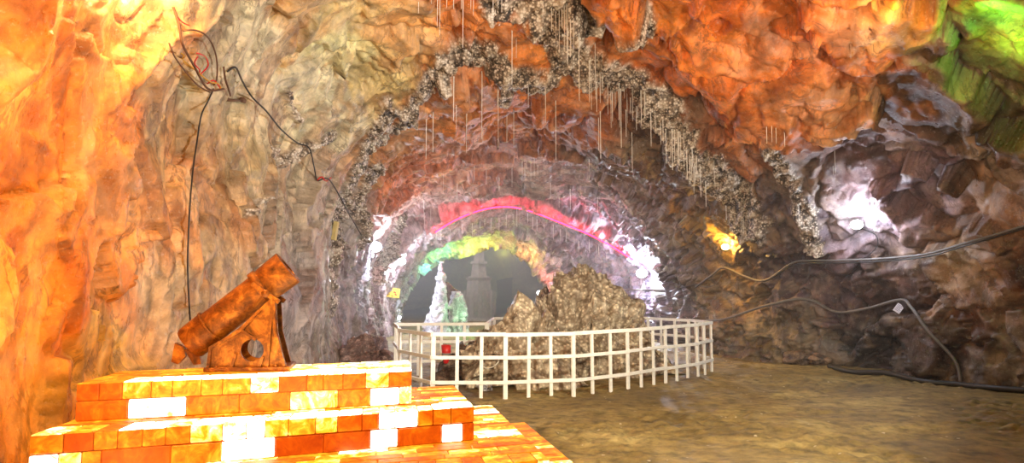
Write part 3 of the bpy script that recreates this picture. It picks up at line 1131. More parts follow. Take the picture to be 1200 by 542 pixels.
def ridge_rock(name, prof, Yc, depth, mat, seed, label, cat, knob=.07, res=.024, peak=.35):
    """rock whose skyline is prof (photo spots), a heightfield with sloping front and back, knobbly all over"""
    pw = [at(a, b_, Yc) for a, b_ in prof]
    xs = np.array([p.x for p in pw])
    zs = np.array([max(p.z, -.05) for p in pw])
    zs[0] = zs[-1] = -.08
    o3 = np.array([xs.mean(), Yc, 0])
    gx = np.arange(xs[0], xs[-1] + res, res)
    gv = np.linspace(0, 1, int(depth * 3.2 / res)) ** 1.0
    GX, GV = np.meshgrid(gx, gv)
    H = np.interp(GX.ravel(), xs, zs)
    v = GV.ravel()
    # cross profile: rises from the front to the ridge and down behind
    cross = np.where(v < peak, np.sin(v / peak * PI / 2) ** .75, np.cos((v - peak) / (1 - peak) * PI / 2) ** .7)
    Pn = np.stack([GX.ravel(), Yc + (v - peak) * depth * (0.55 + .45 * np.clip(H / max(zs), 0, 1)), H * cross], 1)
    q = Pn.copy()
    ct = Pn * 0
    cen = np.array([xs.mean(), Yc + .1, .2])
    nd = Pn - cen
    nd[:, 0] *= .5
    nd /= np.linalg.norm(nd, axis=1)[:, None] + 1e-6
    a1, a2 = facet(q * 1.1 + seed, seed)
    b1, b2 = facet(q * 3.0 + seed, seed + 5)
    k1, k2, ki = worley(q * 8.0 + seed, seed + 1)
    s1, s2, si = worley(q * 17.0 + seed, seed + 2)
    base = a1 * .26 + b1 * .13 + fbm(q * 2.2 + seed, 3, seed) * .08
    kn = (1 - k1) * ki
    dd = base + knob * (1.2 * kn + .6 * (1 - s1) * si)
    Vv = Pn + nd * (dd - .02)[:, None] * np.clip(H * 2, 0, 1)[:, None]
    Vv[:, 2] = np.maximum(Vv[:, 2], -.06)
    tone = np.clip(kn * .8 + .5 * (1 - s1) * si, 0, 1)
    o = mesh_np(name, Vv - o3, quads(len(gv), len(gx)), mat, attrs={'knob': tone})
    o.location = o3
    return tag(o, label, cat)


big = ridge_rock('salt_boulder', [(596, 440), (604, 400), (622, 378), (630, 362), (640, 345), (654, 331), (678, 324), (702, 329), (716, 330), (728, 341), (750, 354),
                                  (758, 376), (772, 405), (790, 430), (800, 440)], 14.7, 3.2, ROCKM, 4,
                 'large knobbly tan salt boulder behind the white fence, the tallest one', 'boulder')
small = ridge_rock('salt_boulder', [(540, 446), (552, 424), (570, 395), (582, 378), (592, 364), (601, 356), (607, 351), (615, 358), (629, 371), (640, 392),
                                    (660, 420), (690, 446)], 12.9, 2.0, ROCKM, 9,
                   'smaller pointed brown salt boulder left of the tallest boulder, close behind the fence', 'boulder', peak=.45)
rub = ridge_rock('rubble_mound', [(508, 448), (515, 425), (530, 412), (550, 406), (566, 408), (585, 430), (592, 448)], 13.2, 1.3, RUBM, 14,
                 'low mound of dark reddish rubble in the left corner of the fence', 'rubble', knob=.05)

ridge_rock('rubble_mound', [(388, 432), (396, 412), (410, 400), (428, 396), (446, 399), (458, 410), (466, 432)], 15.3, 1.5, crystal_mat('mauve_rubble', (104, 80, 76), (190, 158, 150)), 19,
           'low bank of mauve-brown rubble at the foot of the left wall, beside the fence corner', 'rubble', knob=.05)

# stand-in for an unclear red spot on the mound, crystal lumps, rope
RED = simple('red_plastic', (205, 26, 26), .35)
GREY = simple('grey_band', (130, 122, 115), .6)


def ground_on(obj_list, x, y, z=3.0):
    dg = bpy.context.evaluated_depsgraph_get()
    bestz = fz(x, y)
    for o in obj_list:
        me = o.data
        bv = getattr(ground_on, 'c', {}).get(o.name)
        if bv is None:
            vs = np.zeros(len(me.vertices) * 3, np.float32)
            me.vertices.foreach_get('co', vs)
            vs = vs.reshape(-1, 3) + np.array(o.location)
            bv = BVHTree.FromPolygons([tuple(v) for v in vs], [tuple(p_.vertices) for p_ in me.polygons])
            if not hasattr(ground_on, 'c'): ground_on.c = {}
            ground_on.c[o.name] = bv
        h = bv.ray_cast(Vector((x, y, z)), Vector((0, 0, -1)))
        if h[0] is not None: bestz = max(bestz, h[0].z)
    return bestz


bx, by = at(523, 405, 13.2).x, 13.2
bz = ground_on([rub], bx, by) - .02
item = empty('red_item', (bx, by, bz), 'small red item with a grey band on the dark rubble mound', 'item')
bm = bmesh.new()
lathe(bm, [(.045, 0), (.055, .03), (.075, .16), (.085, .2), (.095, .34), (.085, .34), (.04, .05)], 24)
from_bm('body', bm, RED, item, True)
bm = bmesh.new()
lathe(bm, [(.071, .13), (.078, .14), (.084, .19), (.08, .2)], 24)
from_bm('band', bm, GREY, item, True)


def lump(name, px, Y_, r, mat, seed, label, cat, objs=(), sq=.8, group=None):
    x = at(px, 400, Y_).x
    z = ground_on(list(objs), x, Y_)
    bm = bmesh.new()
    bmesh.ops.create_icosphere(bm, subdivisions=4, radius=r)
    co_ = np.array([v.co[:] for v in bm.verts])
    k1, k2, ki = worley(co_ / r * 1.6 + seed, seed)
    k = 1 + (ki - .5) * .5 - k1 * .25
    for v, s_ in zip(bm.verts, k):
        v.co = v.co * float(s_)
        v.co.z *= sq
    me = bpy.data.meshes.new(name)
    bm.to_mesh(me)
    bm.free()
    a = me.attributes.new('knob', 'FLOAT', 'POINT')
    a.data.foreach_set('value', ki.astype(np.float32))
    o = link(name, me, mat, None, True)
    o.location = (x, Y_, z + r * .35)
    return tag(o, label, cat, group)


lump('salt_lump', 553, 12.1, .13, ROCKM, 3, 'pale yellowish salt lump behind the fence, left foot of the pointed boulder', 'rock', [small, rub])
lump('salt_lump', 569, 11.9, .15, CRYST, 5, 'whitish crystal lump beside the pale yellowish lump behind the fence', 'rock', [small])
# white rope loops on the small boulder
ROPE = simple('white_rope', (220, 214, 204), .7)
bm = bmesh.new()
pts = []
for a, b_ in ((561, 412), (563, 425), (570, 431), (580, 428), (585, 420), (582, 412)):
    d = ray(a, b_).normalized()
    bv = ground_on.c.get(small.name)
    h = bv.ray_cast(EYE, d)
    pts.append((h[0] - d * .03) if h[0] is not None else at(a, b_, 11.8))
bm_tube(bm, smooth_path(pts, 6), .011, 6)
tag(from_bm('rope', bm, ROPE, None, True), 'white rope curled on the lower left of the pointed boulder', 'rope')


# white crystal spire and green-lit mound beyond the fence
def spire(name, prof, Yc, mat, seed, label, cat, knob=.1, lean=None):
    """prof: (left px, right px, y px) rows, top first"""
    n = 72
    rows = []
    pr = prof[::-1]
    L_ = []
    for i in range(len(pr) - 1):
        for k in range(14):
            t_ = k / 14
            L_.append(tuple(pr[i][j] * (1 - t_) + pr[i + 1][j] * t_ for j in range(3)))
    L_.append(pr[-1])
    V_ = []
    o3 = at((pr[0][0] + pr[0][1]) / 2, pr[0][2], Yc)
    o3 = np.array([o3.x, Yc, 0])
    for l_, r__, y_ in L_:
        a, b_ = at(l_, y_, Yc), at(r__, y_, Yc)
        cx_, rad, z_ = (a.x + b_.x) / 2, (b_.x - a.x) / 2, a.z
        for k in range(n):
            an = 2 * PI * k / n
            V_.append((cx_ + rad * math.cos(an), Yc + rad * .8 * math.sin(an), max(z_, -.05)))
    V_ = np.array(V_)
    cc = V_.reshape(-1, n, 3).mean(1, keepdims=True)
    nd = (V_.reshape(-1, n, 3) - cc)
    nd /= np.linalg.norm(nd, axis=2, keepdims=True) + 1e-6
    nd = nd.reshape(-1, 3)
    k1, k2, ki = worley(V_ * 4.5 + seed, seed)
    s1, s2, si = worley(V_ * 9 + seed, seed + 1)
    kn = (1 - k1) * ki
    V_ = V_ + nd * (knob * (kn * 1.6 - .5 + .5 * si))[:, None]
    m = len(L_)
    q = []
    for i in range(m - 1):
        for k in range(n):
            q.append((i * n + k, i * n + (k + 1) % n, (i + 1) * n + (k + 1) % n, (i + 1) * n + k))
    top = len(V_)
    V_ = np.vstack([V_, V_[-n:].mean(0)[None]])
    for k in range(0, n, 2):
        q.append(((m - 1) * n + k, (m - 1) * n + (k + 1) % n, (m - 1) * n + (k + 2) % n, top))
    tone_ = np.append(np.clip(kn + .4 * si, 0, 1), .6)
    o = mesh_np(name, V_ - o3, q, mat, attrs={'knob': tone_})
    o.location = o3
    return tag(o, label, cat)


spire('crystal_spire', [(516, 518, 306), (513, 520, 318), (512, 523, 322), (511, 521, 333), (510, 523, 345), (506, 524, 358), (501, 525, 372), (494, 528, 392)],
      25.5, CRYST, 6, 'tall white salt crystal spire tapering up to the left end of the arch', 'spire')
spire('crystal_mound', [(529, 537, 341), (528, 542, 346), (527, 546, 355), (527, 547, 368), (526, 548, 380), (524, 550, 392)],
      26.3, CRYST, 8, 'green-lit crystal mound right beside the white spire', 'mound')
spire('leaning_rock', [(521, 524, 330), (522, 530, 336), (523, 536, 341), (524, 538, 350), (524, 536, 392)], 26.9, RUBM, 12,
      'brown rock leaning between the white spire and the green mound', 'rock', knob=.06)

# ------------------------------------------------------------------ tower model in the misty hall
TOWM = simple('pale_salt_brick', (214, 196, 186), .7, var=.2, scale=6, bump=.3)
tow = empty('model_tower', (at(561, 370, 37).x, 37, 0), 'tapering pale brick model of a minaret tower dim in the mist beyond the arch', 'tower')
K3 = 37 / F
bm = bmesh.new()


def oct_tier(bm, r0, r1, z0, z1, n=10):
    a = [bm.verts.new((r0 * math.cos(2 * PI * (k + .5) / n), r0 * math.sin(2 * PI * (k + .5) / n), z0)) for k in range(n)]
    b_ = [bm.verts.new((r1 * math.cos(2 * PI * (k + .5) / n), r1 * math.sin(2 * PI * (k + .5) / n), z1)) for k in range(n)]
    for k in range(n): bm.faces.new((a[k], a[(k + 1) % n], b_[(k + 1) % n], b_[k]))
    bm.faces.new(a[::-1])
    bm.faces.new(b_)


zt = lambda y_: at(561, y_, 37).z
oct_tier(bm, .95, .9, 0, zt(372))
oct_tier(bm, .82, .62, zt(372), zt(328))
from_bm('shaft', bm, TOWM, tow)
bm = bmesh.new()
oct_tier(bm, .66, .72, zt(328), zt(325))
oct_tier(bm, .58, .58, zt(325), zt(323.5))
from_bm('gallery', bm, TOWM, tow)
bm = bmesh.new()
oct_tier(bm, .42, .36, zt(323.5), zt(309))
oct_tier(bm, .46, .44, zt(309), zt(306))
oct_tier(bm, .3, .24, zt(306), zt(292))
from_bm('turret', bm, TOWM, tow)
for k in range(10):
    an = 2 * PI * k / 10
    bm = bmesh.new()
    M = Matrix.Rotation(an + PI / 10 * 0, 4, 'Z')
    bm_box(bm, .80 * .98, .80 * .98 + .12, -.05, .05, 0.3, zt(340), M=M)
    from_bm('buttress', bm, TOWM, tow)

# ================================================================== STALACTITES
STRAW = simple('white_salt_straw', (244, 238, 228), .4, var=.08)


def straw_mesh(seed):
    rn = random.Random(seed)
    bm = bmesh.new()
    pts, rs = [], []
    for k in range(9):
        t_ = k / 8
        pts.append((rn.uniform(-.004, .004) * (k > 0), rn.uniform(-.004, .004) * (k > 0), -t_))
        rs.append(.62 * (1 - .5 * t_) + (.6 if k == 0 else 0))
    bm_tube(bm, pts, rs, 6)
    me = bpy.data.meshes.new('stalactite')
    bm.to_mesh(me)
    bm.free()
    me.materials.append(STRAW)
    me.polygons.foreach_set('use_smooth', [True] * len(me.polygons))
    return me


SM = [straw_mesh(k) for k in range(4)]
rn = random.Random(77)
n_st = 0


def straw(px, py, lpx, rpx, label, group):
    global n_st
    h = hit(px, py)
    if h.y > 29.5 or h.z < 1.5: return
    ln = lpx * h.y / F
    r_ = rpx * h.y / F
    # foot of the straw sits a little inside the rock above it
    up = bvh.ray_cast(h + Vector((0, -.06, -.02)), Vector((0, 0, 1)))
    z = h.z + .04
    p = Vector((h.x, h.y - .05, z))
    if up[0] is not None and up[0].z - h.z < .5: p.z = up[0].z + .04; ln += p.z - z
    o = bpy.data.objects.new('stalactite', SM[n_st % 4])
    C.objects.link(o)
    o.location = p
    o.rotation_euler = (0, 0, rn.uniform(0, 6))
    o.scale = (r_, r_, ln)
    # mesh wobble is in unit radius
    tag(o, label, 'stalactite', group)
    n_st += 1


Lb_ = 'thin white straw stalactite in the dense row under the diagonal crusted band'
for k in range(46):
    t_ = k / 45
    pth = [(690, 82), (720, 105), (750, 122), (780, 148), (806, 178), (816, 190)]
    s_ = t_ * 5
    i = min(4, int(s_))
    x = pth[i][0] + (pth[i + 1][0] - pth[i][0]) * (s_ - i)
    y = pth[i][1] + (pth[i + 1][1] - pth[i][1]) * (s_ - i)
    straw(x + rn.uniform(-2, 2), y + rn.uniform(-8, 10), rn.choice([18, 24, 30, 34, 40, 52]) * (1 - .4 * t_), rn.uniform(.5, .95), Lb_, 'stalactites of the diagonal row')
Lc = 'thin white straw stalactite in the bunch below the dark crust at top centre'
for x, y, l in ((655, 18, 50), (661, 20, 44), (664, 22, 56), (668, 24, 48), (672, 26, 40), (658, 12, 26), (646, 14, 28), (678, 45, 80), (651, 20, 30), (665, 40, 42)):
    straw(x, y, l, rn.uniform(.7, 1.1), Lc, 'stalactites of the top centre bunch')
Ld = 'long white straw stalactite hanging below the crusted band among the orange ceiling'
for x, y, l in ((600, 38, 68), (605, 45, 28), (584, 110, 68), (583, 100, 30), (651, 122, 70), (697, 60, 62), (701, 140, 40), (703, 130, 60), (690, 75, 50),
                (639, 106, 42), (565, 96, 72), (532, 106, 40), (547, 135, 48), (602, 130, 46), (535, 125, 30), (500, 140, 50), (508, 132, 50), (740, 160, 46),
                (619, 108, 22), (566, 150, 20), (594, 140, 30), (576, 35, 0), (725, 100, 54), (727, 118, 60), (733, 130, 34)):
    if l: straw(x, y, l, rn.uniform(.6, .95), Ld, 'long stalactites of the inner vault')
Le = 'thin white straw stalactite hanging at the top edge left of the dark crust'
for x, y, l in ((516, -6, 52), (543, -10, 72), (541, -6, 20), (555, -4, 26), (578, -8, 46), (513, 0, 36), (524, -5, 18), (532, -6, 20), (588, -6, 24), (506, -4, 12), (491, 5, 14), (552, 0, 14), (636, 4, 22)):
    straw(x, y + 2, l, rn.uniform(.6, .95), Le, 'stalactites at the top edge')
Lf = 'short pale straw stalactite on the mauve ceiling above the red-lit arch'
for x, y in ((612, 190), (617, 188), (622, 192), (626, 188), (630, 194), (615, 196), (556, 195), (570, 200), (690, 185), (645, 215), (668, 222), (700, 232), (520, 205), (498, 250), (497, 235), (505, 245), (655, 230), (600, 205), (585, 212), (536, 216)):
    straw(x, y, rn.uniform(12, 26), rn.uniform(.35, .6), Lf, 'stalactites of the mauve ceiling')
Lg = 'short salt straw stalactite hanging from the red-lit arch'
for k in range(26):
    t_ = k / 25
    x = 512 + 200 * t_
    y = 268 - 26 * math.sin(min(1, t_ / .8) * PI * .62) if t_ < .5 else 244 + (t_ - .5) * 90
    straw(x + rn.uniform(-3, 3), y + 6, rn.uniform(8, 18), rn.uniform(.35, .5), Lg, 'stalactites of the red arch')
Lh = 'short white straw stalactite on the right wall above the yellow and white lamps'
for x, y, l in ((897, 150, 22), (903, 150, 20), (908, 152, 20), (918, 158, 18), (977, 188, 18), (975, 200, 8), (820, 200, 34), (826, 215, 30), (836, 195, 24), (870, 258, 18), (868, 262, 12), (850, 240, 20), (935, 250, 16)):
    straw(x, y, l, rn.uniform(.5, .8), Lh, 'stalactites of the right wall')

# ================================================================== LAMPS
HOUS = simple('lamp_housing', (60, 60, 64), .5, .6)


def emis(name, rgb, st):
    t = NT(name)
    e = t.n('ShaderNodeEmission')
    e.inputs[0].default_value = (*rgb, 1)
    e.inputs[1].default_value = st
    t.t.links.new(e.outputs[0], t.out.inputs[0])
    return t.m


def lamp(px, py, off, r, rgb, st, label, group=None, Yfix=None):
    p = at(px, py, Yfix) if Yfix else hit(px, py, off)
    back = (p - EYE).normalized()
    e = empty('lamp', p, label, 'lamp', group)
    bm = bmesh.new()
    bmesh.ops.create_icosphere(bm, subdivisions=2, radius=r)
    bmesh.ops.scale(bm, vec=(1, 1, .8), verts=bm.verts)
    from_bm('bulb', bm, emis('bulb_light', rgb, st), e, True)
    bm = bmesh.new()
    M = Vector((0, 0, 1)).rotation_difference(back).to_matrix().to_4x4()
    lathe(bm, [(r * .5, r * .7), (r * .8, r * .9), (r * .8, r * 1.3), (r * .4, r * 1.5), (r * .2, r * 1.6), (r * .2, max(off, .1) + .12)], 16, M)
    from_bm('housing', bm, HOUS, e, True)
    return p


COOL = (.78, .86, 1.0)
lamp(440, 289, .7, .17, COOL, 480, 'bright white lamp on the left tunnel wall, the nearer of the two')
lamp(470, 306, .6, .15, COOL, 420, 'bright white lamp just right of the nearer lamp on the left tunnel wall')
lamp(467, 372, .3, .09, COOL, 160, 'small white lamp low on the left wall, just above the far railing')
lamp(632, 343, .25, .1, COOL, 200, 'small white lamp at the right foot of the green-lit arch', Yfix=28.4)
lamp(752, 320, .9, .17, COOL, 700, 'bright white lamp on the right tunnel wall above the grey tube bracket')
lamp(1004, 263, .55, .11, COOL, 260, 'bright white lamp on the right wall above the cable run')
lamp(850, 289, .4, .09, (1.0, .55, .1), 330, 'yellow lamp at the corner of the tunnel on the right')


def point(loc, energy, rgb, r=.1, name='glow_light'):
    l = bpy.data.lights.new(name, 'POINT')
    l.energy = energy
    l.color = rgb
    l.shadow_soft_size = r
    o = bpy.data.objects.new(name, l)
    C.objects.link(o)
    o.location = loc
    return o


def spot(loc, target, energy, rgb, ang=80, r=.2, blend=.6, name='fill_spot'):
    l = bpy.data.lights.new(name, 'SPOT')
    l.energy = energy
    l.color = rgb
    l.spot_size = math.radians(ang)
    l.spot_blend = blend
    l.shadow_soft_size = r
    o = bpy.data.objects.new(name, l)
    C.objects.link(o)
    o.location = loc
    d = Vector(target) - Vector(loc)
    o.rotation_euler = d.to_track_quat('-Z', 'Y').to_euler()
    return o


# warm lamp up on the left wall just over the frame; the rest are unseen fill lights, added
g = hit(135, 8, 0)
point(g + Vector((.38, -.1, .3)), 120, (1.0, .62, .24), .05)
point((-1.9, 4.2, 3.4), 120, (1.0, .58, .2), .1)
point((-1.9, 4.3, 1.7), 70, (1.0, .55, .14), .3)
spot((7.0, 6.0, 1.4), (.6, 11.5, 5.4), 1250, (1.0, .86, .66), 72, .1)
spot((1.5, 1.5, 2.4), (2.6, 11, 5.2), 900, (1.0, .88, .7), 84, .12)
spot((4.6, 4.6, 3.2), (-3.4, 9.6, 3.6), 1500, (.96, .98, 1.0), 62, .1)
spot((2.2, 3.2, 3.8), (1.8, 11.0, 0), 2200, (1.0, .9, .68), 66, .12)
point((5.5, 9.5, 2.2), 25, (1.0, .85, .75), .3)
point((.3, 18.5, 3.1), 90, (.92, .86, 1.0), .3)
# coloured lamps
g = hit(1140, 10)
point(g + Vector((.1, -.3, -.3)), 20, (.08, 1.0, .1), .08)
g = hit(1190, 60)
point(g + Vector((-.1, -.3, -.2)), 14, (.3, 1.0, .05), .06)
g = hit(1030, 0)
point(g + Vector((0, -.3, -.35)), 18, (1.0, .55, .05), .06)
def added_glow_tube(path, off, drop, r, rgb, st, label):
    pts = []
    for v_ in smooth_path([(a, b_, 0) for a, b_ in path], 4):
        h = hit(v_.x, v_.y)
        pts.append(h)
    ym = sorted(p_.y for p_ in pts)[len(pts) // 2]
    pts = [at(v_.x, v_.y, min(max(p_.y, ym - .5), ym + .3) - off) + Vector((0, 0, drop)) for v_, p_ in zip(smooth_path([(a, b_, 0) for a, b_ in path], 4), pts)]
    for _ in range(3):
        pts = [pts[0]] + [(pts[i - 1] + pts[i] + pts[i + 1]) / 3 for i in range(1, len(pts) - 1)] + [pts[-1]]
    bm = bmesh.new()
    bm_tube(bm, pts, r, 5)
    return tag(from_bm('added_glow_tube', bm, emis('tube_glow', rgb, st), None, True), label, 'light')


added_glow_tube([(510, 272), (530, 259), (556, 248), (582, 242), (606, 243), (630, 250), (660, 262), (690, 274), (715, 287), (742, 304)], .3, .0, .024, (1.0, .006, .03), 22,  # glowing tube added to light the rock of the arch
           'added glowing red tube along the red-lit arch')
for k in range(14):
    t_ = k / 13
    x = 512 + 228 * t_
    y = float(np.interp(x, [510, 530, 556, 582, 606, 630, 660, 690, 715, 742], [272, 259, 248, 242, 243, 250, 262, 274, 287, 304]))
    g = hit(x, y - 3)
    point(g + Vector((0, -.22, -.02)), 7, (1.0, .02, .08), .03)  # hidden red lights added to redden the lip of the arch
for x, y, c_, e_ in ((522, 292, (.15, 1, .3), 40), (505, 312, (.2, 1, .7), 16), (550, 296, (.6, 1, .1), 45), (572, 292, (.75, 1, .1), 45), (592, 292, (.9, .95, .1), 45), (612, 298, (1, .6, .1), 36), (634, 322, (1, .2, .12), 28)):
    g = hit(x, y)
    point(g + Vector((0, -.45, -.2)), e_, c_, .05)
point(at(551, 364, 25.2), 30, (.05, 1, .25), .08)
point(at(494, 365, 24.4), 26, (.9, .9, 1), .08)
point((-6, 35, 5.5), 900, (.85, .78, .88), .5)  # unseen hall lights, added to brighten the mist and the tower
point((2, 37, 6.5), 800, (.85, .78, .88), .5)
point((-1.0, 33.5, 6.3), 150, (.9, .84, .88), .2)

# mist of the far hall
t = NT('mist')
v = t.n('ShaderNodeVolumePrincipled')
v.inputs['Density'].default_value = .16
v.inputs['Color'].default_value = (.8, .78, .85, 1)
t.t.links.new(v.outputs[0], t.out.inputs['Volume'])
bm = bmesh.new()
bm_box(bm, -9.5, 6.5, 31.9, 43, .15, 6)
tag(from_bm('mist', bm, t.m), 'grey mist filling the dark hall beyond the arch', 'mist', kind='stuff')

t = NT('thin_haze')  # haze added so that the lamps get halos
v = t.n('ShaderNodeVolumePrincipled')
v.inputs['Density'].default_value = .006
v.inputs['Color'].default_value = (.95, .93, .98, 1)
t.t.links.new(v.outputs[0], t.out.inputs['Volume'])
bm = bmesh.new()
bm_box(bm, -4.5, 9, 9, 31.5, .2, 5.5)
tag(from_bm('haze', bm, t.m), 'thin haze added to the cave air for lamp halos', 'haze', kind='stuff')

# ================================================================== CABLES AND SMALL THINGS
BLK = simple('dark_cable', (38, 34, 34), .5)
GRC = simple('grey_cable', (104, 98, 96), .5)


def cable(path, r, mat, label, off=.06, name='cable', sm=2, cat='cable', parent=None):
    px = [(q.x, q.y) for q in smooth_path([(a, b_, 0) for a, b_ in path], 6)]
    ds = np.array([(hit(a, b_) - EYE).length for a, b_ in px])
    k = 3
    mn = np.array([ds[max(0, i - k):i + k + 1].min() for i in range(len(ds))])
    for _ in range(4 * sm):
        mn[1:-1] = np.minimum((mn[:-2] + mn[1:-1] + mn[2:]) / 3, mn[1:-1] + .02)
    pts = [EYE + ray(a, b_).normalized() * (d - off) for (a, b_), d in zip(px, mn)]
    bm = bmesh.new()
    if parent is not None: pts = [p_ - parent.location for p_ in pts]
    bm_tube(bm, pts, r, 7)
    o = from_bm(name, bm, mat, parent, True)
    if parent is None: tag(o, label, cat)
    return o


run = [(815, 336), (835, 321), (848, 313), (872, 323), (897, 328), (928, 308), (950, 305), (975, 305), (1008, 304), (1042, 302), (1088, 297), (1130, 285), (1165, 275), (1215, 260)]
cable(run, .022, GRC, 'thick grey cable running along the right wall under the white lamp', .12)
cable([(a, b_ + (3 if 900 < a else 1)) for a, b_ in run], .014, BLK, 'thin black cable paired just below the thick grey cable', .15)
cable([(1010, 268), (1026, 275), (1028, 288), (1016, 300), (1006, 304)], .009, BLK, 'short black lead from the white lamp down to the grey cable', .08)
cable([(822, 376), (851, 373), (897, 358), (944, 350), (980, 365), (1016, 361), (1055, 351), (1068, 360), (1088, 388), (1119, 422), (1126, 448)], .03, GRC,
      'lower grey hose sagging along the right wall past the white paper tag', .08)
cable([(785, 341), (810, 334), (822, 332), (838, 318), (848, 313)], .014, BLK, 'black cable linking the grey tube bracket to the right wall cables', .1)
cable([(818, 332), (826, 336), (838, 333), (846, 322)], .01, GRC, 'thin looped grey wire at the tunnel corner', .12)
cable([(266, 84), (276, 79), (284, 95), (295, 113), (312, 130), (329, 151), (348, 167), (362, 173), (368, 195), (372, 211), (384, 209), (396, 226), (410, 252), (424, 276)], .012, BLK,
      'black cable running diagonally down the left wall from the wire tangle', .05)
cable([(250, 104), (244, 118), (236, 135), (231, 165), (226, 200), (222, 250), (220, 310), (222, 360), (224, 392)], .009, BLK, 'thin dark wire hanging straight down the left wall behind the cannon', .05)

# tangle of roots and wires
tg = hit(245, 70, .1)
tangle = empty('wire_tangle', tg, 'tangle of brown, red and yellow wires hanging on the upper left wall', 'wires')
BRN = simple('brown_wire', (96, 66, 46), .7)
YEL = simple('yellow_wire', (200, 150, 30), .5)
for nm, m, r_, path in (
        ('wire', BRN, .012, [(203, 8), (210, 30), (214, 52), (228, 78), (240, 100), (250, 106), (262, 104)]),
        ('wire', BRN, .009, [(214, 36), (226, 35), (238, 39), (248, 50), (254, 70), (254, 92), (250, 100)]),
        ('wire', BRN, .008, [(198, 50), (204, 65), (216, 82), (232, 100), (246, 108)]),
        ('wire', RED, .006, [(208, 20), (214, 26), (222, 30)]),
        ('wire', RED, .007, [(230, 62), (240, 66), (244, 76), (238, 84), (233, 88), (234, 82), (228, 74), (232, 66)]),
        ('wire', YEL, .007, [(212, 62), (216, 66), (214, 70), (224, 78), (245, 95), (256, 98), (258, 104), (248, 106)]),
        ('wire', BRN, .012, [(262, 78), (264, 92), (268, 104), (270, 112)]),
        ('wire', RED, .007, [(243, 98), (250, 94), (256, 100), (259, 106)])):
    cable(path, r_, m, None, .08, nm, 1, parent=tangle)
bm = bmesh.new()
bmesh.ops.create_icosphere(bm, subdivisions=3, radius=.05)
p_ = hit(284, 118, .05) - tangle.location
bmesh.ops.translate(bm, vec=p_, verts=bm.verts)
from_bm('knot', bm, BRN, tangle, True)
bm = bmesh.new()
p2 = hit(268, 117, .05) - tangle.location
bm_tube(bm, [p2 + Vector((-.06, 0, .03)), p2, p_], [.05, .02, .015], 8)
from_bm('plug', bm, BRN, tangle, True)
# pink ribbon bit
cable([(372, 211), (377, 207), (382, 212), (388, 208)], .012, RED, 'small red tie on the cable of the left wall', .08, 'cable_tie', cat='tie')
# wooden wedge
WOOD = simple('pale_wood', (214, 190, 120), .6)
pw = hit(392, 270, .08)
bm = bmesh.new()
kk = pw.y / F
bm_box(bm, -2.5 * kk, 2.5 * kk, -.03, .12, -11 * kk, 11 * kk, M=Matrix.Rotation(math.radians(8), 4, 'Y'), bev=.004)
wd = from_bm('wooden_wedge', bm, WOOD)
wd.location = pw
tag(wd, 'small pale wooden wedge stuck in the left wall near the bright lamps', 'wedge')

# yellow notice board
ps = hit(459, 342, .12)
kk = ps.y / F
sg = empty('notice_board', ps, 'small yellow notice board with red and dark marks on the left tunnel wall', 'sign', rz=math.radians(20))
bm = bmesh.new()
bm_box(bm, -9.5 * kk, 9.5 * kk, -.01, .02, -6 * kk, 5 * kk, M=Matrix.Rotation(math.radians(6), 4, 'Y'), bev=.003)
from_bm('board', bm, simple('yellow_board', (226, 190, 70), .5), sg)
bm = bmesh.new()
rs_ = random.Random(3)
for (x, z, w_, h_) in ((-8, 2, 2, 2.5), (-6, -2, 2, 3), (-4, 1, 1.5, 3), (-7, -4, 3, 1.2), (-3.5, -3, 1.5, 1.5)):
    bm_box(bm, x * kk, (x + w_) * kk, -.016, -.008, z * kk, (z + h_ * .6) * kk, M=Matrix.Rotation(math.radians(6), 4, 'Y'))
from_bm('lettering', bm, simple('dark_green_ink', (60, 70, 40), .6), sg)
bm = bmesh.new()
for (x, z, w_, h_) in ((2, 0, 3, 1.8), (4, -2, 3, 1.6), (1, -4.5, 2, 1.2)):
    bm_box(bm, x * kk, (x + w_) * kk, -.016, -.008, z * kk, (z + h_) * kk, M=Matrix.Rotation(math.radians(20), 4, 'Y'))
from_bm('red_mark', bm, RED, sg)

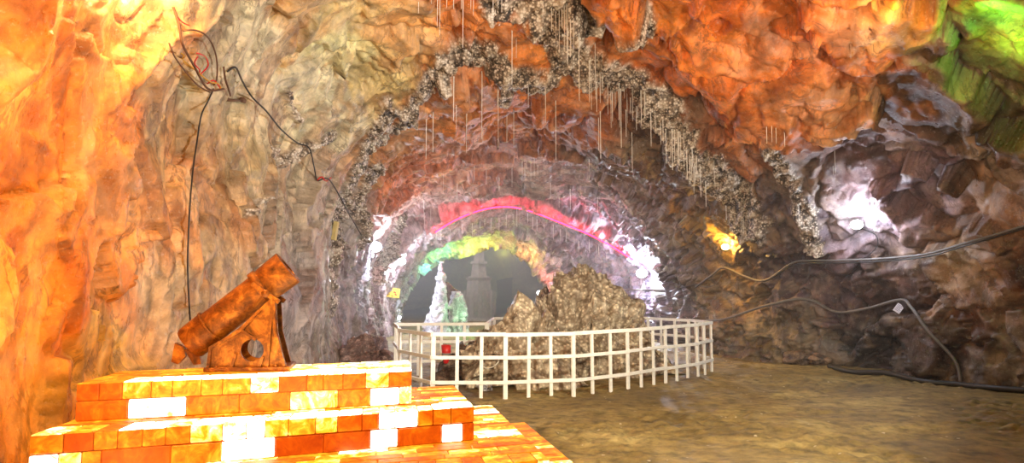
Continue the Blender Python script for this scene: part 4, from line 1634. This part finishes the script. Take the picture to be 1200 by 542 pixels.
# white paper tag
pt = hit(1053, 361, .14)
kk = pt.y / F
pg = empty('paper_tag', pt, 'small white printed paper tag hanging crookedly from the lower hose on the right wall', 'tag', rz=math.radians(-20))
M = Matrix.Rotation(math.radians(35), 4, 'Y')
bm = bmesh.new()
bm_box(bm, -4 * kk, 4 * kk, -.003, .003, -5.2 * kk, 5.2 * kk, M=M, bev=.001)
from_bm('sheet', bm, simple('white_paper', (232, 228, 240), .7, var=.03), pg)
bm = bmesh.new()
for k in range(5):
    bm_box(bm, -3 * kk, (3 if k % 2 else 2) * kk, -.006, -.0035, (3.4 - k * 1.6) * kk, (3.9 - k * 1.6) * kk, M=M)
from_bm('print', bm, simple('grey_ink', (120, 120, 150), .7), pg)

# grey tube bracket on the tunnel's right wall
p0, p1 = hit(728, 339, .35), hit(780, 341, .2)
p0.y = p1.y = min(p0.y, p1.y)
p0, p1 = at(728, 338.5, p0.y), at(780, 340.5, p0.y)
tb = empty('tube_bracket', p0, 'horizontal grey tube bracket under the bright white lamp on the right tunnel wall', 'bracket')
bm = bmesh.new()
bm_tube(bm, [Vector((0, 0, 0)), (p1 - p0) * .8], .022, 10)
from_bm('rod', bm, simple('grey_metal', (150, 146, 150), .4, .5), tb, True)
bm = bmesh.new()
bm_tube(bm, [(p1 - p0) * .72, (p1 - p0)], .045, 12)
from_bm('end_cap', bm, simple('grey_metal_cap', (170, 168, 166), .4, .3), tb, True)
bm = bmesh.new()
bm_tube(bm, [(p1 - p0) * .97, (p1 - p0) + Vector((.1, .5, -.02))], .02, 8)
from_bm('wall_arm', bm, HOUS, tb, True)

# black hose along the foot of the right wall
bm = bmesh.new()
pts = []
for a, b_ in ((972, 430), (1000, 436), (1040, 440), (1080, 446), (1120, 449), (1160, 455), (1215, 461)):
    d = ray(a, b_)
    s_ = (.03 - CAMZ) / d.z
    q = EYE + d * s_
    q.z = fz(q.x, q.y) + .045
    pts.append(q)
bm_tube(bm, smooth_path(pts, 6), .05, 10)
tag(from_bm('drain_pipe', bm, BLK, None, True), 'black pipe lying on the floor along the foot of the right wall', 'pipe')

# rubble foot along the right wall
rrn = random.Random(21)
for k, (a, b_, sc) in enumerate(((905, 424, .3), (935, 428, .34), (960, 430, .26), (1005, 430, .3), (1060, 436, .3), (880, 421, .22))):
    d = ray(a, b_)
    q = EYE + d * ((0 - CAMZ) / d.z)
    o = lump('rock_lump', a, q.y + .3, sc, RUBM, 40 + k,
             'dark rubble rock at the foot of the right wall', 'rock', (), .6, 'rubble rocks along the right wall')
print('STRAWS', n_st, 'VERTS', NR * NC)
